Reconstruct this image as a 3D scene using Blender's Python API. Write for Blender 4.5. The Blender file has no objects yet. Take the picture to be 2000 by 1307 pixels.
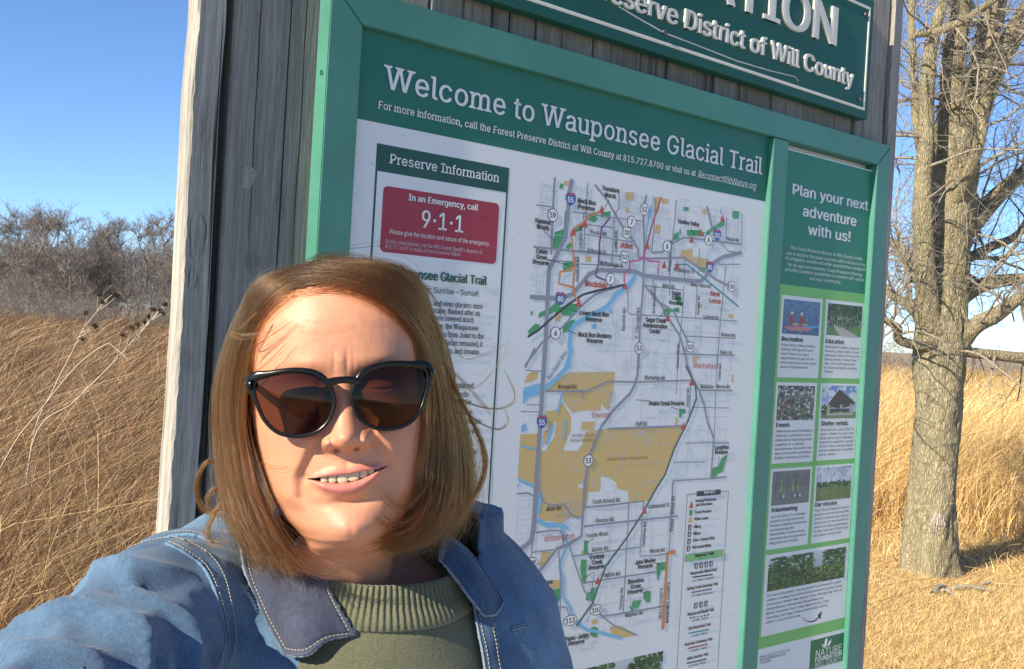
import bpy, bmesh, math, random
import numpy as np
from mathutils import Matrix, Vector

sc = bpy.context.scene
COL = sc.collection
R = math.radians
# ------------------------------------------------------------------ camera
CAM_H = 1.62
def cam_axes(roll, pitch):
    fwd = np.array([0, math.cos(pitch), math.sin(pitch)]); rt = np.array([1.0, 0, 0]); up = np.cross(rt, fwd)
    c, s = math.cos(roll), math.sin(roll)
    return c*rt + s*up, -s*rt + c*up, fwd
_r, _u, _f = cam_axes(0.05927, -0.00525)
cam_d = bpy.data.cameras.new('camera'); cam = bpy.data.objects.new('camera', cam_d); COL.objects.link(cam)
cam_d.sensor_width = 36; cam_d.sensor_fit = 'HORIZONTAL'; cam_d.lens = 36.0
cam_d.clip_start = 0.02; cam_d.clip_end = 6000
cam.matrix_world = Matrix(((_r[0], _u[0], -_f[0], 0), (_r[1], _u[1], -_f[1], 0), (_r[2], _u[2], -_f[2], CAM_H), (0, 0, 0, 1)))
sc.camera = cam
# ------------------------------------------------------------------ kiosk plane (needed for the sun's bearing)
YAW = 0.88287
KD = np.array([math.sin(YAW), math.cos(YAW), 0]); KN = np.array([math.cos(YAW), -math.sin(YAW), 0])
KO = np.array([-0.282, 1.444, -0.0025])
# ------------------------------------------------------------------ light
SUN_EL = R(30); _e = R(3.2)
sh = -KD*math.cos(_e) + KN*math.sin(_e)
SUN = np.array([sh[0]*math.cos(SUN_EL), sh[1]*math.cos(SUN_EL), math.sin(SUN_EL)])
w = bpy.data.worlds.new('World'); sc.world = w; w.use_nodes = True
nt = w.node_tree; bg = nt.nodes['Background']
sky = nt.nodes.new('ShaderNodeTexSky'); sky.sky_type = 'NISHITA'; sky.sun_disc = False
sky.sun_elevation = SUN_EL; sky.sun_rotation = math.atan2(SUN[0], SUN[1])
sky.air_density = 0.75; sky.dust_density = 0.05; sky.ozone_density = 6.5; sky.altitude = 200
nt.links.new(sky.outputs[0], bg.inputs[0]); bg.inputs[1].default_value = 0.105
sd = bpy.data.lights.new('sun', 'SUN'); sd.energy = 4.8; sd.angle = R(0.53); sd.color = (1.0, 0.86, 0.66)
so = bpy.data.objects.new('sun', sd); COL.objects.link(so)
so.rotation_euler = Vector(SUN).to_track_quat('Z', 'Y').to_euler()
vs = sc.view_settings
vs.view_transform = 'Standard'; vs.look = 'None'; vs.gamma = 1; vs.use_curve_mapping = False; vs.exposure = 1.0
sc.cycles.use_denoising = True
sc.cycles.max_bounces = 8; sc.cycles.transparent_max_bounces = 12
# ------------------------------------------------------------------ helpers
rnd = random.Random(7); nr = np.random.default_rng(11)
def lin(r, g, b):
    return tuple(((c/255)/12.92 if c/255 <= .04045 else ((c/255+.055)/1.055)**2.4) for c in (r, g, b))
def link(o, parent=None):
    COL.objects.link(o)
    if parent is not None: o.parent = parent
    return o
def empty(name, loc=(0, 0, 0), label=None, cat=None, group=None):
    o = bpy.data.objects.new(name, None); o.location = loc; o.empty_display_size = .1; COL.objects.link(o)
    if label: o['label'] = label
    if cat: o['category'] = cat
    if group: o['group'] = group
    return o
def mesh_np(name, V, F, mat=None, parent=None, smooth=False, col=None, colname='Col'):
    """V (n,3) array; F (m,k) array of equal-size faces or list of faces; col (n,3) per-vertex colour"""
    me = bpy.data.meshes.new(name)
    V = np.asarray(V, np.float32)
    if isinstance(F, np.ndarray):
        m, k = F.shape
        me.vertices.add(len(V)); me.vertices.foreach_set('co', V.ravel())
        me.loops.add(m*k); me.loops.foreach_set('vertex_index', F.astype(np.int32).ravel())
        me.polygons.add(m); me.polygons.foreach_set('loop_start', np.arange(0, m*k, k, dtype=np.int32))
        me.update(calc_edges=True)
    else:
        me.from_pydata([tuple(map(float, v)) for v in V], [], F); me.update()
    me.polygons.foreach_set('use_smooth', np.full(len(me.polygons), bool(smooth)))
    if col is not None:
        at = me.color_attributes.new(colname, 'FLOAT_COLOR', 'POINT')
        c4 = np.ones((len(V), 4), np.float32); c4[:, :3] = col; at.data.foreach_set('color', c4.ravel())
    if mat is not None: me.materials.append(mat)
    o = bpy.data.objects.new(name, me); link(o, parent)
    return o
def tag(o, label=None, cat=None, group=None, kind=None):
    for k, v in (('label', label), ('category', cat), ('group', group), ('kind', kind)):
        if v: o[k] = v
    return o
class NT:
    def __init__(s, name):
        s.m = bpy.data.materials.new(name); s.m.use_nodes = True; s.t = s.m.node_tree; s.n = s.t.nodes; s.p = s.n['Principled BSDF']
    def __call__(s, typ, ins=None, **kw):
        nd = s.n.new('ShaderNode'+typ)
        for k, v in kw.items(): setattr(nd, k, v)
        if ins:
            for k, v in ins.items(): s.set(nd.inputs[k], v)
        return nd
    def set(s, sock, v):
        if isinstance(v, bpy.types.NodeSocket): s.t.links.new(v, sock)
        elif isinstance(v, tuple) and sock.type == 'RGBA' and len(v) == 3: sock.default_value = (*v, 1)
        else: sock.default_value = v
    def P(s, **kw):
        for k, v in kw.items(): s.set(s.p.inputs[k.replace('_', ' ')], v)
        return s.m
    def coord(s, out='Object', scale=(1, 1, 1), rot=(0, 0, 0)):
        tc = s('TexCoord'); mp = s('Mapping', {'Vector': tc.outputs[out], 'Scale': scale, 'Rotation': rot}); return mp.outputs[0]
    def noise(s, vec, scale=5, detail=4, rough=.5, dist=0):
        return s('TexNoise', {'Vector': vec, 'Scale': scale, 'Detail': detail, 'Roughness': rough, 'Distortion': dist}).outputs['Fac']
    def ramp(s, fac, stops):
        r = s('ValToRGB', {'Fac': fac}); e = r.color_ramp.elements
        while len(e) < len(stops): e.new(.5)
        for el, (p, c) in zip(e, stops): el.position = p; el.color = (*c, 1) if len(c) == 3 else c
        return r.outputs['Color']
    def mix(s, f, a, b, mode='MIX'):
        m = s('Mix', data_type='RGBA', blend_type=mode); s.set(m.inputs[0], f); s.set(m.inputs[6], a); s.set(m.inputs[7], b); return m.outputs[2]
    def math(s, op, a, b=0.0):
        m = s('Math', operation=op); s.set(m.inputs[0], a); s.set(m.inputs[1], b); return m.outputs[0]
    def bump(s, h, strength=.3, dist=.01, normal=None):
        b = s('Bump', {'Height': h, 'Strength': strength, 'Distance': dist})
        if normal is not None: s.set(b.inputs['Normal'], normal)
        return b.outputs[0]
def box_mesh(name, x0, x1, y0, y1, z0, z1, bev=0.0, jit=0.0):
    bm = bmesh.new(); bmesh.ops.create_cube(bm, size=1)
    for v in bm.verts:
        v.co = Vector(((x0+x1)/2+v.co.x*(x1-x0), (y0+y1)/2+v.co.y*(y1-y0), (z0+z1)/2+v.co.z*(z1-z0)))
        if jit: v.co.x += rnd.uniform(-jit, jit); v.co.y += rnd.uniform(-jit, jit)*.6
    if bev: bmesh.ops.bevel(bm, geom=bm.edges[:], offset=bev, segments=1, affect='EDGES', clamp_overlap=True)
    me = bpy.data.meshes.new(name); bm.to_mesh(me); bm.free(); return me
def kbox(name, u0, u1, o0, o1, v0, v1, mat, parent, bev=.002, jit=0):
    """box in kiosk coordinates: u along, o towards the viewer, v up (metres)"""
    me = box_mesh(name, u0, u1, o0, o1, v0, v1, bev, jit); me.materials.append(mat)
    o = bpy.data.objects.new(name, me); link(o, parent); return o
# fast smooth value noise for shaping
def vnoise(p, seed=0, octaves=3):
    p = np.asarray(p, float); out = np.zeros(p.shape[:-1]); amp = 1.0; tot = 0
    for k in range(octaves):
        q = p*(2**k)+seed*17.13+k*5.7
        i = np.floor(q).astype(np.int64); f = q-i; f = f*f*(3-2*f)
        acc = 0
        for dx in (0, 1):
            for dy in (0, 1):
                for dz in (0, 1):
                    h = (i[..., 0]+dx)*374761393+(i[..., 1]+dy)*668265263+(i[..., 2]+dz)*2147483647
                    h = (h ^ (h >> 13))*1274126177; h = (h ^ (h >> 16)) & 0xffff
                    wgt = (f[..., 0] if dx else 1-f[..., 0])*(f[..., 1] if dy else 1-f[..., 1])*(f[..., 2] if dz else 1-f[..., 2])
                    acc = acc+wgt*(h/32767.5-1)
        out += acc*amp; tot += amp; amp *= .5
    return out/tot
def tube_np(pts, radii, n=6, cap=True):
    """swept tube, returns V, F(quads)"""
    P = np.asarray(pts, float); r = np.broadcast_to(np.asarray(radii, float), (len(P),))
    T = np.gradient(P, axis=0); T /= np.linalg.norm(T, axis=1)[:, None]+1e-12
    ref = np.array([0, 0, 1.0]) if abs(T[0][2]) < .9 else np.array([1.0, 0, 0])
    A = np.cross(T, ref); A /= np.linalg.norm(A, axis=1)[:, None]+1e-12; B = np.cross(T, A)
    th = np.arange(n)*2*math.pi/n
    V = P[:, None, :]+r[:, None, None]*(np.cos(th)[None, :, None]*A[:, None, :]+np.sin(th)[None, :, None]*B[:, None, :])
    i = np.arange(len(P)-1)[:, None]*n; j = np.arange(n)[None, :]; j2 = (j+1) % n
    F = np.stack([i+j, i+j2, i+n+j2, i+n+j], -1).reshape(-1, 4)
    return V.reshape(-1, 3), F
class MB:
    """collects pieces that belong to ONE part"""
    def __init__(s): s.V = []; s.F = []; s.C = []; s.n = 0
    def add(s, V, F, c=None):
        s.V.append(np.asarray(V, float)); s.F.append(np.asarray(F)+s.n); s.n += len(V)
        if c is not None: s.C.append(np.broadcast_to(np.asarray(c, float), (len(V), 3)))
    def tube(s, pts, r, n=6, c=None): s.add(*tube_np(pts, r, n), c)
    def build(s, name, mat, parent=None, smooth=True):
        return mesh_np(name, np.concatenate(s.V), np.concatenate(s.F), mat, parent, smooth, np.concatenate(s.C) if s.C else None)
# ------------------------------------------------------------------ materials
def m_wood(name, dark, light, grain=1.0, bump=.55):
    t = NT(name); info = t('ObjectInfo')
    tc = t('TexCoord'); off = t('VectorMath', {0: tc.outputs['Object'], 1: t('CombineXYZ', {'X': t.math('MULTIPLY', info.outputs['Random'], 31.0), 'Z': t.math('MULTIPLY', info.outputs['Random'], 17.0)}).outputs[0]}, operation='ADD').outputs[0]
    v = t('Mapping', {'Vector': off, 'Scale': (1, 1, .035)}).outputs[0]
    a = t.noise(v, 520*grain, 5, .75); b = t.noise(v, 90*grain, 4, .6, .4); c = t.noise(off, 4, 3, .5)
    f = t.math('ADD', t.math('MULTIPLY', a, .5), t.math('ADD', t.math('MULTIPLY', b, .45), t.math('MULTIPLY', c, .12)))
    colr = t.ramp(f, [(.36, dark), (.5, tuple((d+l)/2 for d, l in zip(dark, light))), (.66, light)])
    crack = t('ValToRGB', {'Fac': t.noise(t('Mapping', {'Vector': off, 'Scale': (1, 1, .012)}).outputs[0], 60*grain, 3, .55)})
    crack.color_ramp.elements[0].position = .30; crack.color_ramp.elements[1].position = .36
    colr = t.mix(crack.outputs[0], tuple(d*.35 for d in dark), colr)
    val = t.math('ADD', .82, t.math('MULTIPLY', info.outputs['Random'], .36))
    hs = t('HueSaturation', {'Color': colr, 'Value': val})
    h = t.math('ADD', f, t.math('MULTIPLY', crack.outputs[0], .8))
    return t.P(Base_Color=hs.outputs[0], Roughness=.85, Normal=t.bump(h, bump, .004))
M_WOOD = m_wood('weathered_wood', (.07, .068, .06), (.32, .315, .285))
M_WOODL = m_wood('weathered_edge_wood', (.07, .068, .06), (.40, .385, .34), 1.5, .3)
M_BOARD = m_wood('weathered_boards', (.055, .058, .052), (.29, .295, .265), .9)
def m_paint(name, c, rough=.42, var=.12):
    t = NT(name); v = t.coord(); n = t.noise(v, 7, 4, .6); n2 = t.noise(v, 160, 3, .6)
    col = t.ramp(n, [(.3, tuple(x*(1-var) for x in c)), (.7, tuple(min(1, x*(1+var)) for x in c))])
    sp = t('ValToRGB', {'Fac': t.noise(v, 55, 4, .7)}); sp.color_ramp.elements[0].position = .70; sp.color_ramp.elements[1].position = .78
    col = t.mix(t.math('MULTIPLY', sp.outputs[0], .25), col, tuple(min(1, x*1.8+.03) for x in c))
    return t.P(Base_Color=col, Roughness=t.math('ADD', rough, t.math('MULTIPLY', n, .15)), Normal=t.bump(n2, .06, .001))
M_FRAME = m_paint('green_frame_paint', (.055, .205, .160))
M_TOPSIGN = m_paint('dark_green_sign_paint', lin(10, 86, 72), .5)
M_WHITEP = m_paint('weathered_white_letters', (.62, .62, .57), .6, .08)
def m_print(name='printed_ink'):
    t = NT(name); at = t('VertexColor', layer_name='Col'); v = t.coord()
    n = t.noise(v, 9, 4, .6); f = t('ValToRGB', {'Fac': t.noise(v, 140, 2, .5)}); f.color_ramp.elements[0].position = .715; f.color_ramp.elements[1].position = .745
    c = t.mix(t.math('MULTIPLY', n, .16), at.outputs[0], t.mix(.5, at.outputs[0], (.45, .47, .45)))
    c = t.mix(t.math('MULTIPLY', f.outputs[0], .35), c, (.24, .22, .19))
    return t.P(Base_Color=c, Roughness=t.math('ADD', .32, t.math('MULTIPLY', n, .2)), Specular_IOR_Level=.35)
M_PRINT = m_print()
M_METAL = NT('dull_screw_metal').P(Base_Color=(.12, .12, .12), Metallic=.8, Roughness=.5)

TEXTS=[
('Welcome to Wauponsee Glacial Trail','R',95.4,1967.3,965.7,1967.3,34.4,'w'),
('For more information, call the Forest Preserve District of Will County at 815.727.8700 or visit us at ','R',88.9,1935.9,776.4,1935.9,11.2,'w'),
('ReconnectWithNature.org','I',777.9,1935,951.1,1935,13.2,'w'),
('Preserve Information','R',112.9,1858.4,314.1,1858.4,14.4,'w'),
('In an Emergency, call','B',149.6,1808,276.5,1808,9.6,'w'),
('9·1·1','R',174.7,1769.7,249.9,1769.7,26.5,'w'),
('Please give the location and nature of the emergency.','S',120.7,1754.3,303.3,1754.3,6.9,'w'),
("In non-emergencies, call the Will County Sheriff's dispatch at",'R',113.8,1740.1,289.3,1740.1,5.7,'p'),
('815.727.6191 to reach a Forest Preserve Officer.','R',114.3,1732.3,249.6,1732.3,5.7,'p'),
('Wauponsee Glacial Trail','B',121.5,1690.5,301.9,1690.5,13.8,'g'),
('Open Year-Round: Sunrise – Sunset','S',103.8,1671.4,287.2,1671.4,8.9,'k'),
('mammals, and even glaciers once','R',162,1651.8,296.7,1651.8,8.2,'k'),
('this landscape. Named after an','R',169.9,1640.5,292.5,1640.5,8.2,'k'),
('that once covered much','R',187,1629.2,281.4,1629.2,8.3,'k'),
('County, the Wauponsee','R',195.3,1616.8,291.2,1616.8,8.3,'k'),
('miles from Joliet to the','R',210.9,1604,302.2,1604,8.4,'k'),
('giant glacier retreated, it','R',204.4,1591.2,301,1591.2,8.3,'k'),
('prairies, and streams','R',214.6,1578.5,295,1578.5,8.4,'k'),
('trails','B',224.8,1539.2,252.5,1539.2,10.4,'g'),
('replaced','R',247.9,1524.2,288.8,1524.2,8.6,'k'),
('seeds','R',250.7,1510.3,279.9,1510.3,8.6,'k'),
('wide','R',256.4,1498,285.7,1498,8.6,'k'),
('for','R',273.1,1481.6,288.8,1481.6,8.7,'k'),
('provide','R',261.5,1466.8,305.9,1466.8,8.7,'k'),
('over','R',282.2,1450.9,306,1450.9,8.7,'k'),
('Will','R',270.8,1431.4,292.4,1431.4,8.7,'k'),
('of the','R',270.8,1417.3,302.4,1417.3,8.7,'k'),
('Trail,','R',275.7,1361.9,302.4,1361.9,8.7,'k'),
('hub','R',279.1,1340.4,298.9,1340.4,8.7,'k'),
('subject to','R',249.9,1327.4,298.9,1327.4,8.7,'k'),
('dates:','R',257.6,1314.4,288.9,1314.4,8.7,'k'),
('trail is 61.5','R',240.6,1295.7,301.2,1295.7,8.8,'k'),
('Plan your next','B',1070.6,1941.4,1346.2,1941.4,22.4,'w'),
('adventure','B',1109.7,1900.5,1304.2,1900.5,22.7,'w'),
('with us!','B',1131,1863,1284.6,1863,22.9,'w'),
('The Forest Preserve District of Will County invites','S',1073.3,1826,1337.3,1826,7.4,'w'),
('you to explore the great outdoors with a diverse array','S',1061.2,1813.8,1348.8,1813.8,7.4,'w'),
('of programs, events and other opportunities designed','S',1059.7,1802.9,1349.9,1802.9,7.4,'w'),
('for all ages and interests. Forest Preserve offerings','S',1068.8,1790,1341.1,1790,7.4,'w'),
('provide countless possibilities to connect with nature','S',1061.3,1779,1348.5,1779,7.4,'w'),
('and your community.','S',1146.4,1766.8,1261.4,1766.8,7.4,'w'),
('Recreation','B',1064.2,1631.5,1136.4,1631.5,9.5,'k'),
('Education','B',1218.2,1632.8,1285.5,1632.8,9.5,'k'),
('Events','B',1063.5,1448.9,1108.4,1448.9,9.5,'k'),
('Shelter rentals','B',1219.3,1450.1,1320.3,1450.1,9.5,'k'),
('Volunteering','B',1063.7,1268.6,1151.9,1268.6,9.5,'k'),
('Our mission','B',1214.8,1270.3,1296.1,1270.3,9.5,'k'),
('NATURE','S',1251.5,932,1348.7,932,15,'w'),
('FOUNDATION','B',1251,920.3,1350,920.3,10.5,'w'),
('WILL COUNTY','S',1250.5,908.3,1349.5,908.3,10.5,'w'),
('Theodore','B',536.8,1876.4,576.8,1876.4,9,'k'),
('Marsh','B',544.6,1865.6,570.2,1865.6,9,'k'),
('Rock Run','B',483.9,1847.4,523.6,1847.4,9,'k'),
('Preserve','B',484.7,1837.2,522.3,1837.2,9,'k'),
('Hammel','B',393.5,1802.1,426.2,1802.1,9,'k'),
('Woods','B',396.5,1792.4,423.3,1792.4,9,'k'),
('Colvin','B',398.9,1751.7,422.8,1751.7,9,'k'),
('Grove','B',399.6,1742.1,422.5,1742.1,9,'k'),
('Preserve','B',393.8,1733.1,427.5,1733.1,9,'k'),
('Hadley Valley','B',734.1,1840.9,791.1,1840.9,8.5,'k'),
('Sugar','B',727.2,1705.1,752,1705.1,8.5,'k'),
('Creek','B',728.8,1695.9,751.5,1695.9,8.5,'k'),
('Preserve','B',722.2,1686.5,757.8,1686.5,8.5,'k'),
('Lower Rock Run','B',502.8,1654.1,570.3,1654.1,9,'k'),
('Preserve','B',517.7,1643.8,555,1643.8,9,'k'),
('Rock Run Rookery','B',502.7,1616.2,580,1616.2,9,'k'),
('Preserve','B',522.8,1606.3,559.8,1606.3,9,'k'),
('Sugar Creek','B',663,1650.7,715,1650.7,9,'k'),
('Administration','B',657.3,1640.2,719.9,1640.2,9,'k'),
('Center','B',674.6,1630.1,702.5,1630.1,9,'k'),
('Joliet','B',588.3,1780.4,619.3,1780.4,11,'r'),
('Rockdale','B',511.9,1704.9,562.9,1704.9,11,'r'),
('New','B',835,1710.7,861.7,1710.7,10.5,'r'),
('Lenox','B',831.8,1696.6,865.6,1696.6,10.5,'r'),
('Black   Rd.','R',516,1797.4,555.4,1797.4,7.5,'k'),
('Jefferson St.','R',510.3,1764.8,556.3,1764.8,7.5,'k'),
('McDonough St.','R',542.7,1745.1,598.6,1745.1,7.5,'k'),
('Washington St.','R',728.3,1749.9,784.9,1749.9,7.5,'k'),
('Mills  Rd.','R',701.7,1717,735.2,1717,7.5,'k'),
('New  Lenox Rd.','R',777.3,1725.3,836.3,1725.3,7.5,'k'),
('Laraway Rd.','R',817.4,1665.7,863.9,1665.7,7.5,'k'),
('Delaney Rd.','R',872.3,1632.8,916.8,1632.8,7.5,'k'),
('Baker Rd.','R',873.6,1598.1,909.7,1598.1,7.5,'k'),
('Maple Rd.','R',872.4,1823.5,910,1823.5,7.5,'k'),
('Essington Rd.','R',499,1764.9,496.2,1809.9,7.5,'k'),
('Houbolt Rd.','R',495.5,1711.4,493.4,1756.4,7.5,'k'),
('Larkin Ave.','R',581.6,1771.7,579.1,1811.2,7.5,'k'),
('Brandon Rd.','R',611.7,1631.7,610.1,1674.7,7.5,'k'),
('S. Chicago Rd.','R',645.3,1619.3,645.6,1676.9,7.5,'k'),
('Rowell Ave.','R',685.8,1666.6,684.1,1720.6,7.5,'k'),
('Gougar Rd.','R',806,1672.1,804.3,1710.6,7.5,'k'),
('Cherry Hill Rd.','R',757.3,1566.5,756.4,1615.3,7.5,'k'),
('Briggs St.','R',720.1,1749.3,719.1,1785.2,7.5,'k'),
('Arsenal Rd.','R',462.6,1525.1,506.6,1525.1,8,'k'),
('Manhattan Rd.','R',668.6,1544,724,1544,8,'k'),
('Manhattan-','R',822,1528.9,862.9,1528.9,8,'k'),
('Monee Rd.','R',868.2,1529.4,909.9,1529.4,8,'k'),
('Hoff Rd.','R',652.8,1458.3,684.1,1458.3,8,'k'),
('South Arsenal Rd.','R',558.8,1319.9,626.6,1319.9,8,'k'),
('Commercial St.','R',698,1302.3,755.7,1302.3,8,'k'),
('Peotone Rd.','R',569.6,1285.4,614.8,1285.4,8,'k'),
('River Rd.','R',454.1,1314.2,489.1,1314.2,8,'k'),
('Forsythe Woods','R',548.7,1260.4,600,1260.4,8,'k'),
('Cedar Rd.','R',878.2,1544.9,878.2,1578.9,7.5,'k'),
('Gougar Rd.','R',791.5,1493.1,790.3,1530.5,7.5,'k'),
('Warner','R',768.9,1252.9,768.8,1278.6,7.5,'k'),
('Bridge Rd.','R',768,1287.3,767.8,1323,7.5,'k'),
('Des Plaines River','I',445.1,1539.5,480.1,1587.8,8.5,'b'),
('Abraham Lincoln','S',500.9,1440.3,553.4,1440.3,6.5,'t'),
('National Cemetery','S',498.2,1431.8,555.5,1431.8,6.5,'t'),
('Midewin National Tallgrass Prairie','S',588.4,1395.7,689.4,1395.7,6.5,'t'),
('Manhattan','S',798.8,1568.2,862.9,1568.2,11,'r'),
('Elwood','S',545.5,1474,588.2,1474,11,'r'),
('Wilmington','S',452.7,1261.3,520.5,1261.3,12,'r'),
('Prairie Creek Preserve','B',685.7,1495.2,778.9,1495.2,9,'k'),
('Laughton','B',874.7,1407.1,916,1407.1,9,'k'),
('Preserve','B',876.8,1397.7,913.3,1397.7,9,'k'),
('Forked','B',562.3,1220.1,593,1220.1,9,'k'),
('Creek','B',565.8,1210.2,589.9,1210.2,9,'k'),
('Preserve','B',559.3,1201.2,595.9,1201.2,9,'k'),
('Kankakee','B',434.6,1187,476.8,1187,9,'k'),
('Sands','B',442.5,1177.3,467.7,1177.3,9,'k'),
('Preserve','B',436.3,1167.8,473.5,1167.8,9,'k'),
('Sand Ridge','B',448.1,1098.1,496.2,1098.1,9,'k'),
('Savanna','B',454.1,1089.2,490.1,1089.2,9,'k'),
('Nature','B',457.7,1079.3,486.6,1079.3,9,'k'),
('Preserve','B',453.1,1068.8,490.1,1068.8,9,'k'),
('Evans-Judge','B',514,1080.8,567.9,1080.8,9,'k'),
('Preserve','B',522.3,1071.5,558.8,1071.5,9,'k'),
('Donohue','B',659.3,1164.9,698.6,1164.9,9,'k'),
('Grove','B',665.6,1154.8,691.5,1154.8,9,'k'),
('Preserve','B',659.8,1145.3,697.2,1145.3,9,'k'),
('John Wesley','B',673.7,1199,726.3,1199,9,'k'),
('Preserve','B',681.9,1189.8,719.5,1189.8,9,'k'),
('Kahler Rd.','R',564.6,1234,604.8,1234,7.8,'k'),
('Wesley Rd.','R',709.5,1217,751,1217,7.8,'k'),
('Ballou Rd.','R',598.2,1184.2,638.7,1184.2,7.8,'k'),
('Manteno Rd.','R',656.3,1103.5,703.3,1103.5,7.8,'k'),
('Symerton Rd.','R',695.6,1231.4,695.4,1279.1,7.8,'k'),
('Chicago Rd.','R',646.7,1120,646.2,1161.7,7.8,'k'),
('Zilm Rd.','R',509.9,1071.1,509.3,1100.7,7.8,'k'),
('WILL COUNTY','R',752.2,1087.3,751,1148,7.8,'k'),
('KANKAKEE COUNTY','R',771.3,1077.7,769.7,1156.8,7.8,'k'),
('MAP KEY','B',850.5,1320.9,883.3,1320.9,6,'w'),
('Parking/Trail Access','B',828.3,1305.5,887.6,1305.5,6,'k'),
('and Information','B',829,1297.4,876.9,1297.4,6,'k'),
('Forest Preserve','B',828.2,1283,874.7,1283,6,'k'),
('Public Lands','B',828.1,1269.7,866.7,1269.7,6,'k'),
('Hiking','B',827.4,1254.6,847.2,1254.6,6,'k'),
('Biking','B',827.4,1241.3,846.6,1241.3,6,'k'),
('Cross-Country Skiing','B',827.3,1228.3,890.2,1228.3,6,'k'),
('Horseback Riding','B',826.8,1214.4,879.6,1214.4,6,'k'),
('Regional Trails','B',835.7,1197.2,890.9,1197.2,7,'k'),
('Wauponsee Glacial Trail','B',825.2,1163.3,900.7,1163.3,6.2,'k'),
('Spring Creek Greenway Trail','B',818.4,1134.3,907.2,1134.3,6.2,'k'),
('Wauponsee Glacial Trail','B',823.9,1083.2,899.4,1083.2,6.2,'k'),
('Old Plank Road Trail','B',829.2,1054.7,893.4,1054.7,6.2,'k'),
('Rock Run Greenway Trail','B',822.1,1024.3,900.8,1024.3,6.2,'k'),
('Joliet Junction Trail','B',829.5,995.4,891,995.4,6.2,'k'),
('19.49 miles – Limestone','S',830.5,1148.6,895.2,1148.6,5.2,'k'),
('3.01 miles – Limestone','S',831,1119,893.6,1119,5.2,'k'),
('2.8 miles – Paved','S',837.3,1069.8,883.6,1069.8,5.2,'k'),
('21 miles – Paved','S',838.8,1039,883.8,1039,5.2,'k'),
('9.03 miles – Paved','S',835.6,1009.8,886.4,1009.8,5.2,'k'),
('4.38 miles – Paved','S',834.9,980.2,884.8,980.2,5.2,'k'),
]
BLOCKS=[
(['Enjoy biking, hiking, birding,', 'boating, fishing and much', "more! There's so many", 'opportunities to get out into', 'nature and explore the scenic', 'views of the preserves.'], [1063.2, 1621.1, 1574.4, 1181.1]),
(['Participate in public programs', 'including nature hikes, canoe', 'and kayak clinics, fun runs and', 'fishing derbies. School field', 'trips, and youth group and', 'in-school programs are also', 'offered.'], [1217.8, 1622.2, 1567.2, 1347.3]),
(['Attend an event including', 'festivals, exhibitions and', 'celebrations that bring people', 'together in a vibrant', 'atmosphere. All events are', 'open to the public and feature', 'family-friendly activities.'], [1063.1, 1437.7, 1381.1, 1189.4]),
(['Choose from more than 35', 'picnic shelters for your next', 'family gathering or celebration.', 'A permit is required for groups', 'of 25 or more, and all shelters', 'include wheelchair accessible', 'picnic tables.'], [1218.2, 1437.8, 1383.0, 1348.1]),
(["Join the District's volunteer", 'program to help the Forest', 'Preserve achieve its purpose', 'and encourage the', 'stewardship of green areas.', 'Volunteers are recognized as', 'integral to our mission.'], [1063.4, 1256.4, 1200.6, 1182.7]),
(['The Forest Preserve District', 'protects and enhances Will', "County's natural and cultural", 'resources for the benefit of', 'current and future generations.', 'To date, more than 23,000 acres', 'have been conserved.'], [1215.0, 1259.4, 1203.6, 1347.6]),
(["For more information, visit any of the Forest Preserve's visitor", 'centers, including Four Rivers Environmental Education Center,', 'Channahon; Hidden Oaks Nature Center, Bolingbrook; Isle a la', 'Cache Museum, Romeoville; Monee Reservoir,', 'Monee Township; Plum Creek Nature Center, Crete', 'Township; and Sugar Creek Administration Center,', 'Joliet; or scan the QR code.'], [1068.2, 1089.3, 1032.3, 1333.4]),
(['Please call 815.727.8700 or visit', 'ReconnectWithNature.org for', 'more details.'], [1056.9, 961.5, 948.9, 1155.3]),
]
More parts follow.
